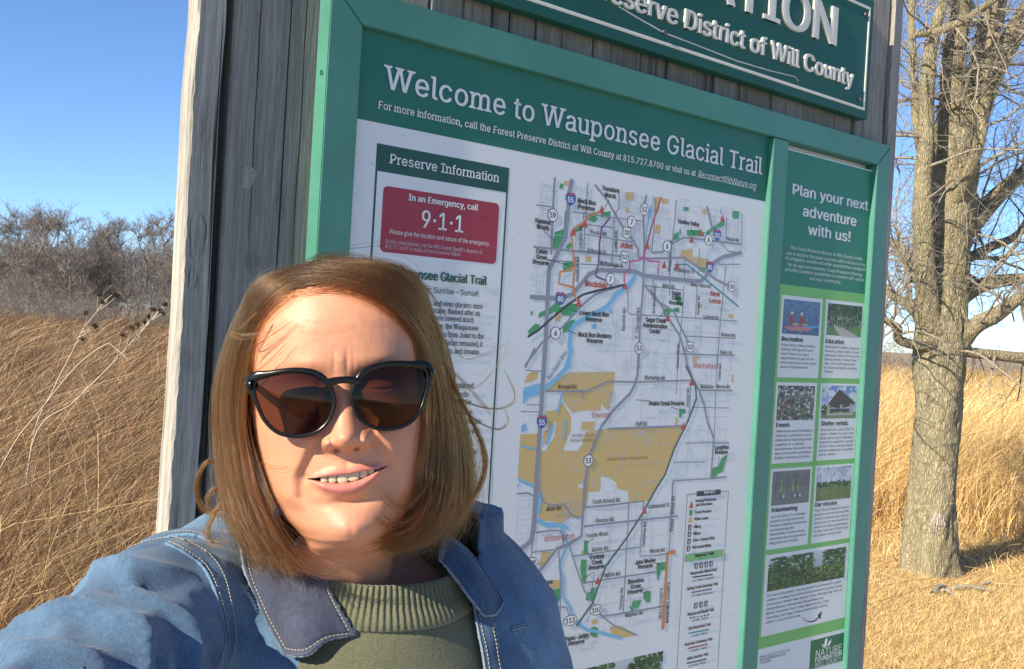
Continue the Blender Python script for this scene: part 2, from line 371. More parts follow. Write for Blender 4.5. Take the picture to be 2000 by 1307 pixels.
LANDS=[
('tan',[(437,1532),(490,1554),(594,1557),(594,1528),(586,1489),(575,1490),(566,1501),(565,1487),(528,1487),(498,1484),(477,1505),(476,1518),(439,1522)]),
('tan',[(439,1486),(464,1488),(472,1505),(491,1484),(498,1474),(499,1451),(497,1430),(484,1417),(438,1419),(439,1452),(447,1455)]),
('tan',[(523,1467),(554,1467),(552,1452),(524,1452)]),
('tan',[(389,1448),(431,1448),(436,1418),(484,1418),(516,1416),(526,1429),(534,1450),(573,1453),(784,1457),(760,1409),(739,1364),(702,1316),(648,1318),(644,1338),(618,1344),(613,1356),(594,1366),(575,1369),(575,1342),(548,1342),(545,1315),(536,1297),(507,1299),(489,1290),(466,1297),(439,1298),(436,1355),(395,1372),(389,1376)]),
('tan',[(391,1534),(394,1544),(404,1553),(418,1554),(418,1543),(405,1536)]),
('tan',[(594,1881),(615,1883),(615,1869),(594,1867)]),
('tan',[(667,1882),(682,1884),(679,1854),(668,1855)]),
('tan',[(675,1832),(687,1832),(688,1815),(673,1816)]),
('tan',[(746,1791),(776,1798),(780,1781),(821,1782),(823,1764),(799,1760),(768,1774),(744,1780)]),
('tan',[(508,1758),(522,1758),(521,1748),(509,1748)]),
('tan',[(448,1650),(463,1654),(460,1640),(449,1641)]),
('tan',[(451,1881),(462,1882),(460,1873),(449,1874)]),
('tan',[(686,1882),(705,1883),(703,1874),(687,1873)]),
('tan',[(597,1853),(605,1853),(606,1846),(597,1846)]),
('tan',[(798,1876),(810,1877),(809,1868),(797,1868)]),
('tan',[(801,1691),(814,1695),(813,1687),(801,1685)]),
('tan',[(891,1679),(906,1678),(905,1670),(892,1671)]),
('tan',[(913,1557),(918,1558),(919,1542),(913,1542)]),
('tan',[(758,1472),(764,1472),(764,1458),(758,1458)]),
('tan',[(796,1591),(814,1590),(803,1578),(795,1581)]),
('tan',[(620,1092),(646,1090),(691,1066),(640,1066),(624,1074)]),
('tan',[(449,1245),(474,1243),(458,1220),(447,1221)]),
('tan',[(401,1245),(411,1244),(410,1230),(401,1229)]),
('tan',[(475,1194),(496,1191),(495,1178),(473,1176)]),
('tan',[(575,1110),(589,1110),(589,1102),(575,1102)]),
('tan',[(540,1239),(548,1238),(547,1230),(540,1231)]),
('white',[(498,1480),(521,1484),(553,1483),(556,1468),(523,1467),(519,1444),(529,1429),(516,1416),(484,1418),(491,1435),(499,1451)]),
('white',[(576,1368),(594,1365),(614,1354),(616,1344),(611,1339),(578,1342)]),
('white',[(524,1356),(534,1359),(535,1350),(524,1350)]),
('white',[(452,1451),(462,1469),(465,1462),(462,1441),(444,1418),(436,1419)]),
('green',[(442,1875),(450,1875),(449,1867),(441,1866)]),
('green',[(456,1829),(463,1831),(464,1811),(460,1798),(456,1800)]),
('green',[(437,1791),(455,1799),(465,1798),(457,1779),(446,1765),(434,1765),(435,1782)]),
('green',[(505,1828),(526,1832),(533,1825),(523,1817),(512,1821),(504,1819)]),
('green',[(538,1836),(561,1843),(561,1831),(540,1829)]),
('green',[(476,1800),(499,1816),(503,1809),(483,1795),(474,1792)]),
('green',[(462,1769),(472,1778),(476,1773),(468,1763)]),
('green',[(458,1741),(478,1747),(485,1740),(478,1728),(460,1727)]),
('green',[(413,1652),(438,1664),(446,1671),(449,1676),(456,1674),(456,1661),(436,1651),(412,1644)]),
('green',[(395,1653),(399,1656),(400,1649),(396,1647)]),
('green',[(392,1621),(406,1634),(416,1633),(415,1626),(394,1615)]),
('green',[(450,1662),(485,1673),(503,1673),(493,1658),(485,1651),(466,1651)]),
('green',[(474,1640),(491,1646),(496,1641),(489,1631),(479,1623),(467,1622),(468,1632)]),
('green',[(746,1874),(760,1875),(760,1868),(745,1866)]),
('green',[(758,1831),(793,1835),(808,1831),(806,1824),(760,1820)]),
('green',[(808,1831),(835,1848),(856,1860),(865,1860),(862,1851),(836,1840),(819,1829)]),
('green',[(885,1884),(906,1885),(906,1871),(890,1868),(885,1872)]),
('green',[(722,1819),(736,1825),(739,1813),(721,1806)]),
('green',[(738,1830),(743,1831),(743,1821),(738,1820)]),
('green',[(799,1764),(818,1764),(817,1754),(802,1756)]),
('green',[(706,1678),(732,1679),(750,1683),(751,1673),(729,1673),(719,1661),(711,1665)]),
('green',[(736,1707),(755,1703),(755,1685),(742,1690)]),
('green',[(711,1806),(723,1810),(722,1801),(708,1797)]),
('green',[(448,1674),(458,1675),(456,1653),(449,1653)]),
('green',[(767,1489),(785,1489),(784,1480),(776,1480),(775,1472),(767,1473)]),
('green',[(868,1348),(870,1370),(890,1375),(897,1390),(915,1396),(911,1384),(904,1363),(887,1358),(883,1349)]),
('green',[(545,1256),(554,1255),(554,1230),(545,1232)]),
('green',[(540,1223),(554,1221),(555,1181),(546,1182),(540,1204)]),
('green',[(569,1169),(581,1169),(581,1155),(573,1144),(557,1148),(558,1162),(568,1162)]),
('green',[(463,1174),(497,1177),(497,1155),(471,1154),(472,1145),(445,1145),(444,1162),(464,1161)]),
('green',[(463,1142),(479,1142),(478,1106),(453,1110),(452,1119),(430,1119),(433,1125),(462,1126)]),
('green',[(443,1108),(451,1108),(450,1092),(444,1093)]),
('green',[(572,1096),(582,1098),(591,1093),(591,1077),(580,1078),(572,1085)]),
('green',[(731,1197),(755,1196),(756,1182),(744,1180),(738,1163),(735,1164),(731,1183)]),
('green',[(700,1146),(720,1145),(720,1124),(709,1124),(701,1134)]),
('green',[(663,1121),(672,1124),(675,1133),(686,1131),(697,1131),(694,1125),(689,1116),(678,1116),(676,1112),(671,1113),(669,1119)]),
('water',[(389,1522),(425,1533),(424,1514),(401,1509),(391,1497)]),
('water',[(390,1462),(399,1467),(402,1455),(391,1450)]),
('water',[(616,1721),(628,1730),(629,1722),(617,1707)]),
('water',[(571,1668),(580,1670),(579,1662),(571,1660)]),
('water',[(390,1501),(393,1507),(395,1506)]),
('water',[(532,1639),(544,1641),(543,1632),(533,1631)]),
('water',[(396,1369),(389,1363),(390,1356)]),
]
ROADS=[
('water',3,[(665,1883),(662,1860),(656,1837),(652,1814),(650,1791)]),
('water',2.5,[(658,1865),(657,1840),(653,1820)]),
('water',9,[(632,1733),(616,1715),(588,1697),(567,1673),(539,1659),(512,1647),(493,1637),(486,1626),(484,1607),(486,1581),(484,1560)]),
('water',9,[(490,1596),(485,1578),(478,1559),(463,1545),(441,1528),(413,1520)]),
('water',11,[(423,1529),(406,1524),(392,1520)]),
('water',4,[(476,1523),(470,1500),(466,1482)]),
('water',6,[(459,1464),(451,1441),(445,1429)]),
('water',4,[(485,1472),(484,1448),(483,1435)]),
('water',5,[(389,1373),(405,1366),(425,1358)]),
('water',7,[(433,1353),(440,1332),(435,1312)]),
('water',6,[(436,1299),(459,1288),(492,1287),(507,1280)]),
('water',3,[(391,1429),(407,1425),(423,1422)]),
('water',6,[(492,1289),(496,1268),(509,1252),(496,1231),(492,1214),(501,1192),(503,1162),(521,1140),(529,1121),(544,1106),(565,1094),(593,1086),(629,1073),(651,1067)]),
('water',4,[(436,1305),(451,1294),(492,1289)]),
('grey',9,[(468,1886),(464,1864),(463,1824),(461,1785),(440,1746),(429,1727),(430,1665),(431,1613),(430,1559)]),
('grey',9,[(431,1594),(430,1518),(430,1442),(429,1366),(429,1300),(426,1263)]),
('grey',9,[(433,1367),(430,1330),(430,1286),(424,1265),(388,1244)]),
('grey',8,[(392,1678),(454,1679),(484,1689),(520,1727),(544,1736),(630,1741),(651,1735),(776,1735),(805,1737),(818,1746),(837,1774),(863,1789),(921,1804)]),
('grey',5,[(647,1883),(641,1857),(644,1827),(648,1796),(650,1763),(652,1707),(650,1650),(651,1600),(653,1564)]),
('grey',6,[(651,1596),(651,1552),(644,1530),(634,1516),(596,1487),(569,1457),(548,1413),(542,1397),(539,1344),(538,1300),(538,1264),(512,1255)]),
('grey',6,[(539,1362),(538,1311),(538,1264),(509,1252),(483,1247),(457,1220),(405,1174)]),
('grey',5,[(810,1883),(829,1842)]),
('grey',4.5,[(430,1884),(430,1833),(432,1753)]),
('grey',4.5,[(520,1884),(552,1860),(589,1821),(617,1799),(634,1781),(636,1767),(651,1766),(755,1778),(812,1757),(849,1744),(895,1732)]),
('grey',4,[(393,1762),(438,1763),(593,1765),(612,1765)]),
('grey',4,[(669,1779),(697,1783),(708,1793),(728,1805),(752,1816),(773,1817),(920,1820)]),
('grey',4,[(390,1562),(423,1602),(465,1630),(506,1670),(537,1693),(601,1714)]),
('grey',4,[(409,1593),(391,1559)]),
('grey',4,[(655,1718),(688,1692),(735,1675),(753,1650),(786,1611)]),
('grey',4.5,[(669,1710),(701,1685),(717,1666),(755,1630),(776,1590),(784,1567)]),
('grey',4.5,[(770,1606),(780,1578),(795,1552),(818,1526),(836,1497),(849,1462),(870,1431),(870,1403),(869,1348)]),
('grey',3.5,[(436,1520),(478,1521),(529,1521),(580,1539),(651,1539),(795,1544)]),
('grey',3,[(820,1525),(918,1525)]),
('grey',3,[(762,1594),(918,1596)]),
('grey',3.5,[(584,1454),(782,1456)]),
('grey',3,[(870,1421),(916,1420)]),
('grey',3.5,[(870,1350),(916,1351)]),
('grey',2.5,[(869,1350),(760,1351)]),
('grey',3,[(761,1351),(762,1292),(761,1252)]),
('grey',3,[(389,1348),(413,1348),(426,1342)]),
('grey',3,[(435,1355),(446,1332),(463,1323),(493,1324),(508,1307),(519,1300),(536,1298)]),
('grey',3.5,[(542,1315),(598,1315),(686,1317),(686,1303)]),
('grey',2.5,[(649,1318),(649,1283)]),
('grey',3.5,[(543,1281),(612,1282),(781,1282)]),
('grey',3,[(434,1279),(465,1280),(488,1278),(494,1271),(498,1253)]),
('grey',2.5,[(686,1317),(686,1266),(685,1214),(736,1211),(755,1212)]),
('grey',2.5,[(649,1317),(650,1263),(650,1218),(651,1170),(651,1112)]),
('grey',3,[(512,1249),(529,1212),(552,1166),(575,1140),(598,1114),(627,1094),(690,1066)]),
('grey',2.5,[(430,1246),(477,1246)]),
('grey',2.5,[(517,1230),(602,1231),(683,1231)]),
('grey',3,[(546,1179),(589,1180),(735,1180)]),
('grey',3,[(601,1113),(673,1112),(764,1111)]),
('grey',2.5,[(419,1143),(501,1144),(513,1141),(523,1119)]),
('grey',2.5,[(487,1247),(496,1188),(501,1107),(500,1064)]),
('grey',2.5,[(763,1216),(763,1260),(763,1351)]),
('grey',2.5,[(430,1279),(428,1250),(429,1198)]),
('grey',2,[(434,1109),(500,1108)]),
('grey',2.2,[(394,1832),(429,1833)]),
('grey',2.2,[(504,1884),(503,1803),(504,1765)]),
('grey',2.2,[(578,1884),(580,1850),(572,1838)]),
('grey',2.2,[(570,1840),(572,1802),(571,1745)]),
('grey',2.2,[(473,1830),(504,1831),(555,1832),(592,1832),(641,1834)]),
('grey',2.2,[(502,1812),(571,1814)]),
('grey',2.2,[(504,1795),(572,1794),(618,1793)]),
('grey',2.2,[(725,1884),(724,1848),(719,1781),(719,1741)]),
('grey',2.2,[(851,1884),(851,1872)]),
('grey',2.2,[(914,1883),(920,1819)]),
('grey',2.2,[(869,1868),(871,1820)]),
('grey',2.2,[(486,1756),(485,1721),(484,1687)]),
('grey',2.2,[(424,1742),(485,1745)]),
('grey',2.2,[(485,1742),(598,1747)]),
('grey',2.2,[(613,1710),(618,1676),(616,1668),(624,1662),(723,1664),(920,1665)]),
('grey',2.2,[(760,1724),(760,1668),(756,1615),(756,1566)]),
('grey',2.2,[(796,1728),(797,1664)]),
('grey',2.2,[(876,1772),(873,1723),(869,1665),(868,1602),(869,1569)]),
('grey',2.2,[(677,1733),(678,1720),(672,1703)]),
('grey',2.2,[(655,1717),(756,1716)]),
('grey',2.2,[(757,1776),(760,1735)]),
('grey',2.2,[(796,1800),(798,1747)]),
('grey',2.2,[(846,1778),(860,1774),(919,1780)]),
('grey',2.2,[(719,1766),(722,1703)]),
('grey',2.2,[(774,1629),(918,1630)]),
('grey',2.2,[(760,1594),(919,1596)]),
('grey',2.2,[(856,1818),(880,1802),(917,1803)]),
('grey',2.2,[(671,1878),(671,1827),(669,1782)]),
('grey',1.8,[(755,1606),(756,1517)]),
('grey',1.8,[(867,1610),(866,1565),(872,1432)]),
('grey',1.8,[(794,1541),(796,1463)]),
('grey',1.8,[(522,1518),(520,1505)]),
('grey',1.8,[(652,1506),(688,1504)]),
('grey',1.8,[(800,1492),(911,1490)]),
('grey',1.8,[(391,1555),(426,1554)]),
('grey',1.8,[(399,1497),(427,1497)]),
('grey',1.8,[(387,1486),(428,1485)]),
('grey',1.8,[(762,1386),(850,1384)]),
('grey',1.8,[(791,1422),(870,1422)]),
('red',3,[(685,1884),(668,1838),(656,1797),(648,1771)]),
('purple',3.5,[(560,1831),(542,1810),(539,1785),(540,1747),(534,1728),(538,1723),(564,1718),(572,1709)]),
('dark',4,[(392,1611),(412,1622),(440,1644),(475,1670),(508,1690),(543,1700),(603,1714)]),
('teal',3,[(731,1762),(764,1766),(800,1750),(920,1695)]),
('orange',4,[(541,1839),(515,1831),(500,1816),(480,1803),(474,1789),(480,1758),(486,1737),(484,1708),(491,1684),(499,1677)]),
('orange',4,[(482,1737),(471,1729),(454,1725),(452,1705),(483,1701)]),
('pink',3.5,[(648,1770),(663,1763),(690,1764),(688,1741)]),
('pink',3.5,[(648,1770),(639,1762),(615,1758),(616,1746),(603,1734),(604,1720)]),
('dgreen',4,[(778,1572),(809,1532),(813,1509),(806,1492),(788,1457),(759,1412),(739,1364),(714,1335),(688,1298)]),
('dgreen',4,[(689,1298),(647,1250),(601,1205),(589,1178),(573,1140),(539,1105)]),
('orange',9,[(780,1213),(759,1213),(758,1066)]),
('dark',1,[(499,1835),(498,1819)]),
('dark',1,[(555,1862),(543,1840)]),
('dark',1,[(412,1791),(437,1777)]),
('dark',1,[(426,1744),(470,1738)]),
('dark',1,[(501,1658),(482,1663)]),
('dark',1,[(501,1620),(479,1626)]),
('dark',1,[(766,1838),(780,1825)]),
('dark',1,[(698,1661),(716,1676)]),
('dark',1,[(744,1492),(773,1487)]),
('dark',1,[(889,1395),(889,1374)]),
('dark',1,[(566,1257),(550,1251)]),
('dark',1,[(561,1223),(549,1244)]),
('dark',1,[(572,1197),(549,1188)]),
('dark',1,[(574,1196),(569,1159)]),
('dark',1,[(452,1166),(454,1149)]),
('dark',1,[(474,1131),(475,1108)]),
('dark',1,[(564,1076),(583,1088)]),
('dark',1,[(694,1155),(717,1142)]),
('dark',1,[(726,1197),(741,1191)]),
('dark',2.6,[(833,1158),(891,1157)]),
('purple',2.6,[(832,1128),(891,1128)]),
('teal',2.6,[(831,1048),(890,1047)]),
('red',2.6,[(831,1018),(889,1018)]),
('dark',2.6,[(831,989),(888,988)]),
('dark',2.6,[(832,1078),(838,1078)]),
('dark',2.6,[(842,1078),(847,1077)]),
('dark',2.6,[(852,1077),(857,1077)]),
('dark',2.6,[(862,1077),(867,1077)]),
('dark',2.6,[(872,1077),(878,1077)]),
('dark',2.6,[(882,1077),(888,1077)]),
]
GRIDS=[(401,1767,428,1870,4.3,4.4,0.25),(479,1760,518,1876,4.8,5.1,0.35),(534,1736,641,1831,4.5,3.6,0.3),(584,1835,641,1881,5.6,4.2,0.25),(654,1778,714,1865,5.3,4.0,0.35),(726,1783,757,1852,6.2,5.2,0.4),(726,1838,907,1891,12.7,8.5,0.4),(812,1662,915,1812,10.3,8.0,0.5),(658,1681,718,1766,6.0,4.9,0.4),(394,1684,420,1735,5.6,5.1,0.4),(730,1727,793,1773,7.9,5.9,0.5),(795,1614,817,1653,5.2,4.2,0.3),(824,1823,915,1865,7.8,5.5,0.4),(581,1487,600,1522,4.4,3.8,0.25),(808,1494,848,1556,6.8,5.3,0.4),(613,1546,647,1585,7.5,5.5,0.4),(834,1421,841,1433,3.0,2.3,0.25),(490,1282,533,1330,5.5,4.6,0.4),(393,1246,423,1339,11.2,11.1,0.3),(393,1166,432,1222,4.2,3.7,0.45),(591,1567,915,1656,38.5,24.5,0.2),(666,1353,910,1589,42.1,28.6,0.2),(564,1087,774,1324,33.8,26.6,0.25)]
TRIS=[(540,1844),(503,1814),(477,1797),(656,1792),(703,1760),(738,1762),(857,1866),(797,1831),(773,1815),(499,1676),(606,1714),(720,1661),(797,1541),(781,1457),(690,1300),(583,1181),(817,1302)]
SHIELDS=[('i','55',467.0,1851.8),('c','59',429.9,1819.6),('c','53',643.2,1856.0),('c','7',613.0,1829.5),('u','30',602.5,1808.9),('u','52',601.2,1764.8),('c','6',707.6,1794.7),('c','6',820.1,1819.0),('i','355',844.2,1831.1),('i','80',828.6,1767.0),('c','7',569.6,1722.2),('i','80',457.4,1680.0),('c','6',451.2,1620.2),('u','30',895.6,1733.2),('u','52',786.6,1608.5),('c','53',651.1,1601.2),('i','55',433.0,1468.3),('c','53',543.1,1398.1),('o','129',426.6,1228.6),('o','102',583.4,1127.3),('o','113',523.1,1117.0)]
RECTS={'card1':[1056.1,1554.8,1198.4,1728.3],'photo1':[1064.1,1647.1,1191.7,1720.4],'card2':[1211.2,1556.0,1355.6,1729.0],'photo2':[1219.0,1650.9,1349.8,1721.5],'card3':[1055.3,1372.0,1196.8,1544.2],'photo3':[1062.3,1463.3,1189.9,1537.3],'card4':[1210.5,1372.8,1355.2,1544.1],'photo4':[1217.1,1465.7,1348.8,1538.9],'card5':[1055.1,1189.8,1197.4,1361.0],'photo5':[1062.2,1282.6,1191.6,1355.0],'card6':[1209.4,1189.6,1354.2,1361.6],'photo6':[1216.7,1282.6,1347.1,1355.9],'card7':[1055.2,1006.6,1354.9,1178.6],'photo7':[1066.5,1100.4,1342.6,1170.8],'logo':[1231.1,906.7,1367.3,971.6],'red':[107.6,1726.3,318.2,1824.4],'infobox':[93.6,1844.0,331.1,1885.0],'greenend':[(1043.4,982.3),(1367.9,979.7)],'greenstart':[(1043.2,1748.4),(1368.6,1752.3)],'photomain':[(563.9,1024.0),(763.1,1025.4)],'arrow':[(1193.1,1030.3),(1220.5,1018.2),(1244.7,1018.3),(1260.0,1027.6)],'keybox':[(804.3,1321.5),(925.1,1321.4),(800.4,983.6),(922.5,962.8)],'topletters':[(942.1,2275.4),(999.4,2275.0),(1102.1,2277.2),(1173.2,2276.8),(707.9,2201.3),(1248.0,2208.5),(702.0,2236.7),(769.4,2241.6)],'crack':[(544.2,2202.1),(597.4,2192.7),(661.2,2182.9),(744.9,2180.6),(862.4,2176.3),(961.5,2178.6),(1048.8,2184.0),(1060.4,2176.1)],'screws':[(661.1,2183.7),(1281.2,2181.7),(1283.5,2372.9)],'plankedges':[306,340,395,454,526,566,683,712,794,836,907,1020,1134,1243,1356],'knots':[(-90.5,1810.9),(-76.2,1694.0),(-28.6,2063.8)],'mapkeybar':[(829.3,1326.3),(899.4,1326.7),(900.1,1318.5),(830.0,1318.3)],'regbar':[(808.0,1197.3),(918.7,1197.9)],'keysq':[('green',816.9,1286.0),('tan',817.0,1271.4),('slate',816.2,1257.1),('slate',816.1,1243.9),('slate',816.1,1229.6),('slate',815.7,1215.9),('slate',841.0,1179.3),('slate',855.5,1179.2),('slate',870.1,1179.1),('slate',884.4,1179.0),('slate',846.6,1100.4),('slate',861.6,1100.4),('slate',876.2,1100.5)]}
# ------------------------------------------------------------------ ground
def m_ground():
    t = NT('dry_straw_ground'); v = t.coord('Object')
    a = t.noise(v, 1.3, 5, .6); b = t.noise(v, 26, 5, .7); c = t.noise(v, 140, 3, .7)
    f = t.math('ADD', t.math('MULTIPLY', a, .4), t.math('ADD', t.math('MULTIPLY', b, .35), t.math('MULTIPLY', c, .3)))
    col = t.ramp(f, [(.36, (.13, .098, .055)), (.50, (.30, .235, .13)), (.64, (.44, .36, .21))])
    return t.P(Base_Color=col, Roughness=.95, Normal=t.bump(f, .7, .03))
M_GROUND = m_ground()
_rr = [0, 2, 4, 6, 8, 10, 13, 17, 22, 30, 45, 70, 110, 200, 400, 900, 2500]; _na = 72
V = [(0, 0, 0)]; F = []
for r_ in _rr[1:]:
    for k in range(_na):
        a = k*2*math.pi/_na; x, y = r_*math.cos(a), r_*math.sin(a)
        V.append((x, y, 0))
for k in range(_na): F.append((0, 1+k, 1+(k+1) % _na))
for i in range(len(_rr)-2):
    for k in range(_na): F.append((1+i*_na+k, 1+(i+1)*_na+k, 1+(i+1)*_na+(k+1) % _na, 1+i*_na+(k+1) % _na))
g_o = mesh_np('ground', V, F, M_GROUND); tag(g_o, 'flat straw coloured dry ground running out to the horizon', 'ground', kind='structure')

# the crushed-stone trail the kiosk faces: out of view, added to bounce light
def m_gravel():
    t = NT('crushed_limestone'); v = t.coord('Object'); a = t.noise(v, 90, 4, .7); b = t.noise(v, 1.2, 4, .6)
    f = t.math('ADD', t.math('MULTIPLY', a, .6), t.math('MULTIPLY', b, .4)); return t.P(Base_Color=t.ramp(f, [(.3, (.36, .335, .29)), (.7, (.62, .59, .53))]), Roughness=.95, Normal=t.bump(a, .5, .01))
V = []; nseg = 60
for k in range(nseg+1):
    u = -30+70*k/nseg; wv_ = .25*math.sin(u*.9)+.15*math.sin(u*2.3+1)
    for o in (.35+wv_, 6.2+.2*math.sin(u*.7)): P_ = KO+KD*u+KN*o; V.append((P_[0], P_[1], .005))
F = [(2*k, 2*k+1, 2*k+3, 2*k+2) for k in range(nseg)]
tag(mesh_np('trail_path', V, F, m_gravel()), 'unseen pale crushed stone trail running past the front of the kiosk', 'path', kind='structure')
# ------------------------------------------------------------------ text engine (built-in font outlines, optional serifs)
_gl = {}
import os
try: FONT = bpy.data.fonts.load(os.path.join(bpy.utils.system_resource('DATAFILES', path='fonts'), 'Inter.woff2'))   # the font that ships with Blender
except Exception: FONT = None
def _font_mesh(body, bold=0.0):
    cu = bpy.data.curves.new('tmp_text', 'FONT'); cu.body = body
    if FONT: cu.font = FONT
    cu.size = 1; cu.resolution_u = 3; cu.offset = bold; cu.fill_mode = 'FRONT'
    o = bpy.data.objects.new('tmp_text', cu); me = o.to_mesh(); me.calc_loop_triangles()
    V = np.array([v.co[:2] for v in me.vertices]).reshape(-1, 2)
    T = np.array([t.vertices[:] for t in me.loop_triangles], int).reshape(-1, 3)
    o.to_mesh_clear(); bpy.data.objects.remove(o); bpy.data.curves.remove(cu)
    return V, T
def _width(s, bold=0.0):
    V, _ = _font_mesh(s, bold); return (V[:, 0].max()-V[:, 0].min(), V[:, 0].min())
_HH = {}
def glyph(ch, style):
    key = (ch, style)
    if key in _gl: return _gl[key]
    bold = 0.0
    if style not in _HH: _HH[style] = _width('HH', 0)[0]
    adv = _width('H'+ch+'H', 0)[0]-_HH[style]
    if ch == ' ': g = (np.zeros((0, 2)), np.zeros((0, 3), int), adv)
    else:
        V, T = _font_mesh(ch, bold)
        if style in 'RI' and (ch.isalpha() or ch == '1'):
            cnt = {}
            for t in T:
                for a, b in ((t[0], t[1]), (t[1], t[2]), (t[2], t[0])): cnt.setdefault((min(a, b), max(a, b)), []).append(t)
            nv, ntri = [], []
            lo = 0.0
            for (a, b), ts in cnt.items():
                if len(ts) != 1: continue
                pa, pb = V[a], V[b]
                if abs(pa[1]-pb[1]) > 2e-3: continue
                x0, x1 = sorted((pa[0], pb[0])); L_ = x1-x0; y = pa[1]
                if not .055 < L_ < .15: continue
                cy = V[ts[0]].mean(0)[1]; bottom = cy > y
                if bottom and ch in 'VWvwytjJ': continue
                if bottom and y > .1: continue
                if not bottom and ch in 'tT1': continue
                if not bottom and y < .3: continue
                e = .062; th = .045 if bottom else -.045
                wings = [(-1, x0), (1, x1)]
                if not bottom and ch.islower() and ch not in 'vwxyk': wings = wings[:1]
                for sg, x in wings:
                    k = len(V)+len(nv)
                    nv += [(x, y), (x+sg*e, y), (x+sg*e, y+th*.55), (x, y+th*1.5)]
                    ntri += [(k, k+1, k+2), (k, k+2, k+3)]
            if nv: V = np.vstack([V, np.array(nv)]); T = np.vstack([T, np.array(ntri)])
        if style == 'I': V = V.copy(); V[:, 0] += V[:, 1]*.22
        g = (V, T, adv)
    _gl[key] = g
    return g
CAPH = None
def text_np(s, style, x0, y0, x1, y1, cap):
    """2D triangles for a line of text stretched from (x0,y0) to (x1,y1) with capital height cap"""
    global CAPH
    if CAPH is None: CAPH = _font_mesh('H')[0][:, 1].max()
    pen = 0; Vs, Ts = [], []; n = 0
    for ch in s:
        V, T, adv = glyph(ch, style)
        if len(V): Vs.append(V+[pen, 0]); Ts.append(T+n); n += len(V)
        pen += adv*(1.06 if style == 'R' else 1.0)
    V = np.concatenate(Vs); T = np.concatenate(Ts)
    L_ = math.hypot(x1-x0, y1-y0); d = np.array([(x1-x0)/L_, (y1-y0)/L_]); nn = np.array([-d[1], d[0]])
    xmin, xmax = V[:, 0].min(), V[:, 0].max()
    if s.endswith(' '): xmax = pen
    xs = (V[:, 0]-xmin)/(xmax-xmin)*L_
    ys = V[:, 1]*cap/CAPH
    return np.array([x0, y0])+xs[:, None]*d+ys[:, None]*nn, T
class Print:
    """flat printed matter on the panel: u,v in mm; every piece sits a hair above the one before"""
    flat = False
    def __init__(s, base, step=.004): s.mb = MB(); s.z = base; s.step = step
    def tris(s, V2, T, c, fixed=False):
        if not (fixed or s.flat): s.z += s.step
        V = np.zeros((len(V2), 3)); V[:, 0] = V2[:, 0]; V[:, 1] = s.z; V[:, 2] = V2[:, 1]
        s.mb.add(V/1000, T, c)
    def poly(s, pts, c):
        from mathutils.geometry import tessellate_polygon
        T = tessellate_polygon([[Vector((x, y, 0)) for x, y in pts]])
        s.tris(np.array(pts, float), np.array(T), c)
    def rect(s, u0, v0, u1, v1, c): s.tris(np.array([(u0, v0), (u1, v0), (u1, v1), (u0, v1)], float), np.array([(0, 1, 2), (0, 2, 3)]), c)
    def line(s, pts, w, c):
        P = np.array(pts, float)
        T = np.gradient(P, axis=0) if len(P) > 2 else np.repeat((P[1]-P[0])[None], 2, 0)
        if len(P) > 2:
            seg = np.diff(P, axis=0); seg /= np.linalg.norm(seg, axis=1)[:, None]+1e-9
            T = np.vstack([seg[0], seg[:-1]+seg[1:], seg[-1]])
        T = T/(np.linalg.norm(T, axis=1)[:, None]+1e-9); Nn = np.stack([-T[:, 1], T[:, 0]], 1)*w/2
        V = np.vstack([P+Nn, P-Nn]); n = len(P); i = np.arange(n-1)
        s.tris(V, np.concatenate([np.stack([i, i+n, i+1], 1), np.stack([i+1, i+n, i+n+1], 1)]), c)
    def disc(s, u, v, ru, rv, c, n=20):
        a = np.arange(n)*2*math.pi/n; s.tris(np.stack([u+ru*np.cos(a), v+rv*np.sin(a)], 1), np.array([(0, i, i+1) for i in range(1, n-1)]), c)
    def text(s, *a, c):
        V, T = text_np(*a); st, x0, y0, x1, y1, cap = a[1:]; L_ = math.hypot(x1-x0, y1-y0); d = np.array([x1-x0, y1-y0])/L_
        b = {'B': .030, 'R': .010}.get(st, 0)*cap/CAPH; z = s.z
        if b == 0: s.tris(V, T, c); return
        for k, off in enumerate((-b, b, 0) if st == 'B' else (-b, b)):     # heavier faces: strokes laid a hair over one another
            s.z = z-.04*k; s.tris(V+d*off+(np.array([-d[1], d[0]])*b*.5 if k == 0 else 0), T, c, True)
        s.z = z
    def build(s, name, parent): return s.mb.build(name, M_PRINT, parent, False)
CW = (.78, .79, .78)
TC = {'w': (.74, .76, .74), 'p': (.55, .40, .42), 'g': lin(14, 84, 66), 'k': (.03, .03, .035), 'r': (.50, .09, .06), 'b': (.04, .12, .25), 't': (.25, .2, .1)}
MC = {'tan': (.62, .44, .17), 'white': (.76, .78, .78), 'green': (.06, .33, .12), 'water': (.19, .48, .70), 'grey': (.26, .28, .33), 'street': (.40, .44, .56), 'stream': (.42, .62, .78), 'red': (.50, .05, .05),
      'purple': (.20, .07, .22), 'dark': (.04, .045, .05), 'teal': (.02, .28, .36), 'orange': (.62, .24, .08), 'pink': (.55, .10, .30), 'dgreen': (.05, .14, .11), 'slate': (.05, .06, .08)}
kang = math.atan2(KD[1], KD[0])
kiosk = empty('information_kiosk', tuple(KO), 'weathered grey wooden trail kiosk with green framed map board and green top sign', 'kiosk')
kiosk.scale = (1.0426, 1, 1); kiosk.rotation_euler = (0, 0, kang)     # local x = along the board, local -y = towards the viewer
# In local space: x=u, y=-o, z=v.
_kb = kbox
def kbox(name, u0, u1, o0, o1, v0, v1, mat, parent, bev=.002, jit=0): return _kb(name, u0, u1, -o1, -o0, v0, v1, mat, parent, bev, jit)
TOP = 2.72
